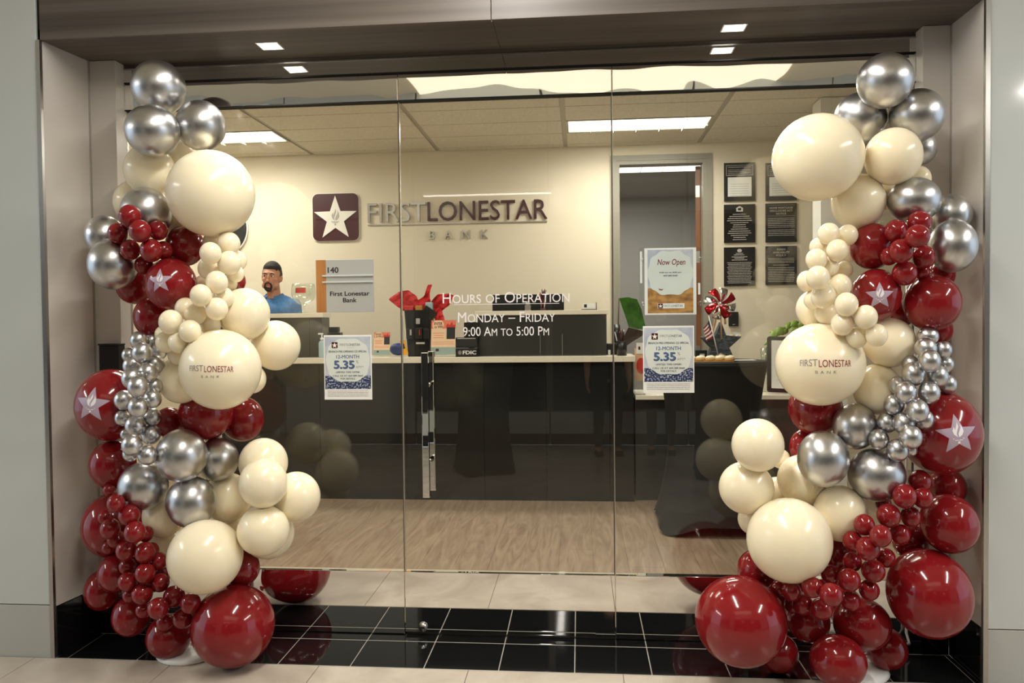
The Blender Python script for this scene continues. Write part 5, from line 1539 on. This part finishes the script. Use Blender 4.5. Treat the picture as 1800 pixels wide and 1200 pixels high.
for k in range(6): MB().ellipsoid((.12*sc+.022*k*.9, -.01+.01*(k % 2), zc+.006), (.014, .012, .010)).build('filler', M[('peach', 'white_p', 'cookie')[k % 3]], t)
pts_ = []
for i in range(24):
    u = i/23; p = aty(1247+26*u+3*math.sin(u*9), 590-40*math.sin(u*2.6)+0*u, SY-.03); pts_.append((p.x-O.x, -.055+.012*math.sin(u*14), p.z-O.z))
MB().tube(pts_, .007, 8).build('ribbon', M['peach'], t)
# pinwheel
c3 = aty(1262, 534, SY); R_ = W2(1234, 1262, SY)*1.0
t = empty('pinwheel', (aty(1266, 600, SY).x, SY-.052, TZ1+zc*.9), label='red and silver foil pinwheel standing in the slate star box', cat='pinwheel')
o2 = Vector((aty(1266, 600, SY).x, SY-.052, TZ1+zc*.9)); c3 = c3-o2; c3.y = -.02
MB().tube([(.0, 0, 0), (c3.x*.3, -.002, c3.z*.6), (c3.x, -.010, c3.z)], .005, 8).build('stick', M['peach'], t)
for k in range(8):
    a = 2*math.pi*k/8+.2; vs = []; fs = []; q = 8
    for i in range(q+1):
        u = i/q
        for j in range(4):
            v = j/3; ang = a+(v-.5)*.85*(1-u*.35)+u*.35; rr = R_*(.12+.88*u)
            vs.append(c3+Vector((rr*math.cos(ang), -.004-.040*math.sin(math.pi*u)*v, rr*math.sin(ang))))
    for i in range(q):
        for j in range(3): fs.append((i*4+j, i*4+j+1, i*4+j+5, i*4+j+4))
    o = MB().add(vs, fs, True).build('vane', M['foil_red'] if k % 2 == 0 else M['foil_sil'], t); o.modifiers.new('thickness', 'SOLIDIFY').thickness = .0008
MB().ellipsoid(c3+Vector((0, -.03, 0)), (.010, .008, .010)).build('hub', M['foil_sil'], t)
# small flag
FLY = SY-.07
p0, p1 = aty(1256, 596, FLY), aty(1244, 547, FLY)
t = empty('stick_flag', p0, label='small stars and stripes flag on a stick leaning on the slate star box', cat='flag')
t.location = (p0.x, FLY, TZ1+.002); base = Vector(t.location)
MB().tube([Vector((p0.x+.03, FLY, TZ1+.004))-base, p1-base], .004, 8).build('stick', M['white_p'], t)
A0, A1, B0, B1 = [aty(x, y, FLY) for x, y in ((1249, 560), (1255, 592), (1237, 576), (1242, 600))]
def flagpt(u, v):
    p = (A0.lerp(A1, v)).lerp(B0.lerp(B1, v), u)-base; p.y += .012*math.sin(u*7+v*2); return p
for k in range(9):
    vs = []; q = 8
    for i in range(q+1):
        for v in (k/9, (k+1)/9): vs.append(flagpt(i/q, v))
    o = MB().add(vs, [(2*i, 2*i+2, 2*i+3, 2*i+1) for i in range(q)], True).build('stripe', M['flag_red'] if k % 2 == 0 else M['white_p'], t)
vs = [flagpt(u, v)+Vector((0, -.0015, 0)) for u in (0, .2, .4) for v in (0, .22, .44)]
MB().add(vs, [(0, 3, 4, 1), (1, 4, 5, 2), (3, 6, 7, 4), (4, 7, 8, 5)], True).build('canton', M['flag_blue'], t)
m = MB()
for i in range(4):
    for j in range(4):
        p = flagpt(.05+.1*i, .06+.1*j)+Vector((0, -.003, 0)); m.poly(star2(.0022), .0003, p, XP, ZP, FRONT)
m.build('star_print', M['white_ink'], t, kind='stuff')
# biscuits on a board, paper
BY = 1.80
b = at_on(1248, BY, TZ1)
t = empty('serving_board', b, label='thin wooden serving board under the iced biscuits', cat='board'); MB().poly(rounded(.36, .13, .02), .0055, (-.03, 0, 0), XP, Vector((0, 1, 0)), ZP).build('board', M['cookie_b'], t)
k = 0
for row, dy, dz in ((0, -.028, 0), (1, .022, 0)):
    for px in (1196, 1213, 1230, 1247, 1264, 1281):
        p = at_on(px+(3 if row else 0), BY+dy, TZ1+.006)
        tb = empty('iced_biscuit', p, label='round biscuit with white icing on the serving board', cat='biscuit', group='iced biscuits on the board')
        MB().lathe((0, 0, 0), [(.026, 0), (.029, .006), (.027, .013), (0, .014)], 24).build('biscuit', M['cookie_b'], tb)
        MB().lathe((0, 0, .0125), [(.0255, 0), (.027, .006), (.020, .016), (.008, .020), (0, .0205)], 24).build('icing', M['cookie'], tb)
b = at_on(1308, 1.92, TZ1)
o = MB().poly([(-.07, -.04), (.075, -.03), (.07, .05), (-.06, .05)], .0015, (0, 0, 0), XP, Vector((0, 1, 0)), ZP).build('paper_sheet', M['paper'], None, label='white paper sheets lying on the black table', cat='paper'); o.location = b
b = at_on(1232, 2.2, TZ1)
t = empty('card_box', b, label='small black card box on the black table behind the star box', cat='box')
box('tray', M['black'], (-.04, .04, -.025, .025, 0, .06), t, .003); box('card', M['paper'], (-.012, .022, -.0265, -.0255, .01, .035), t)
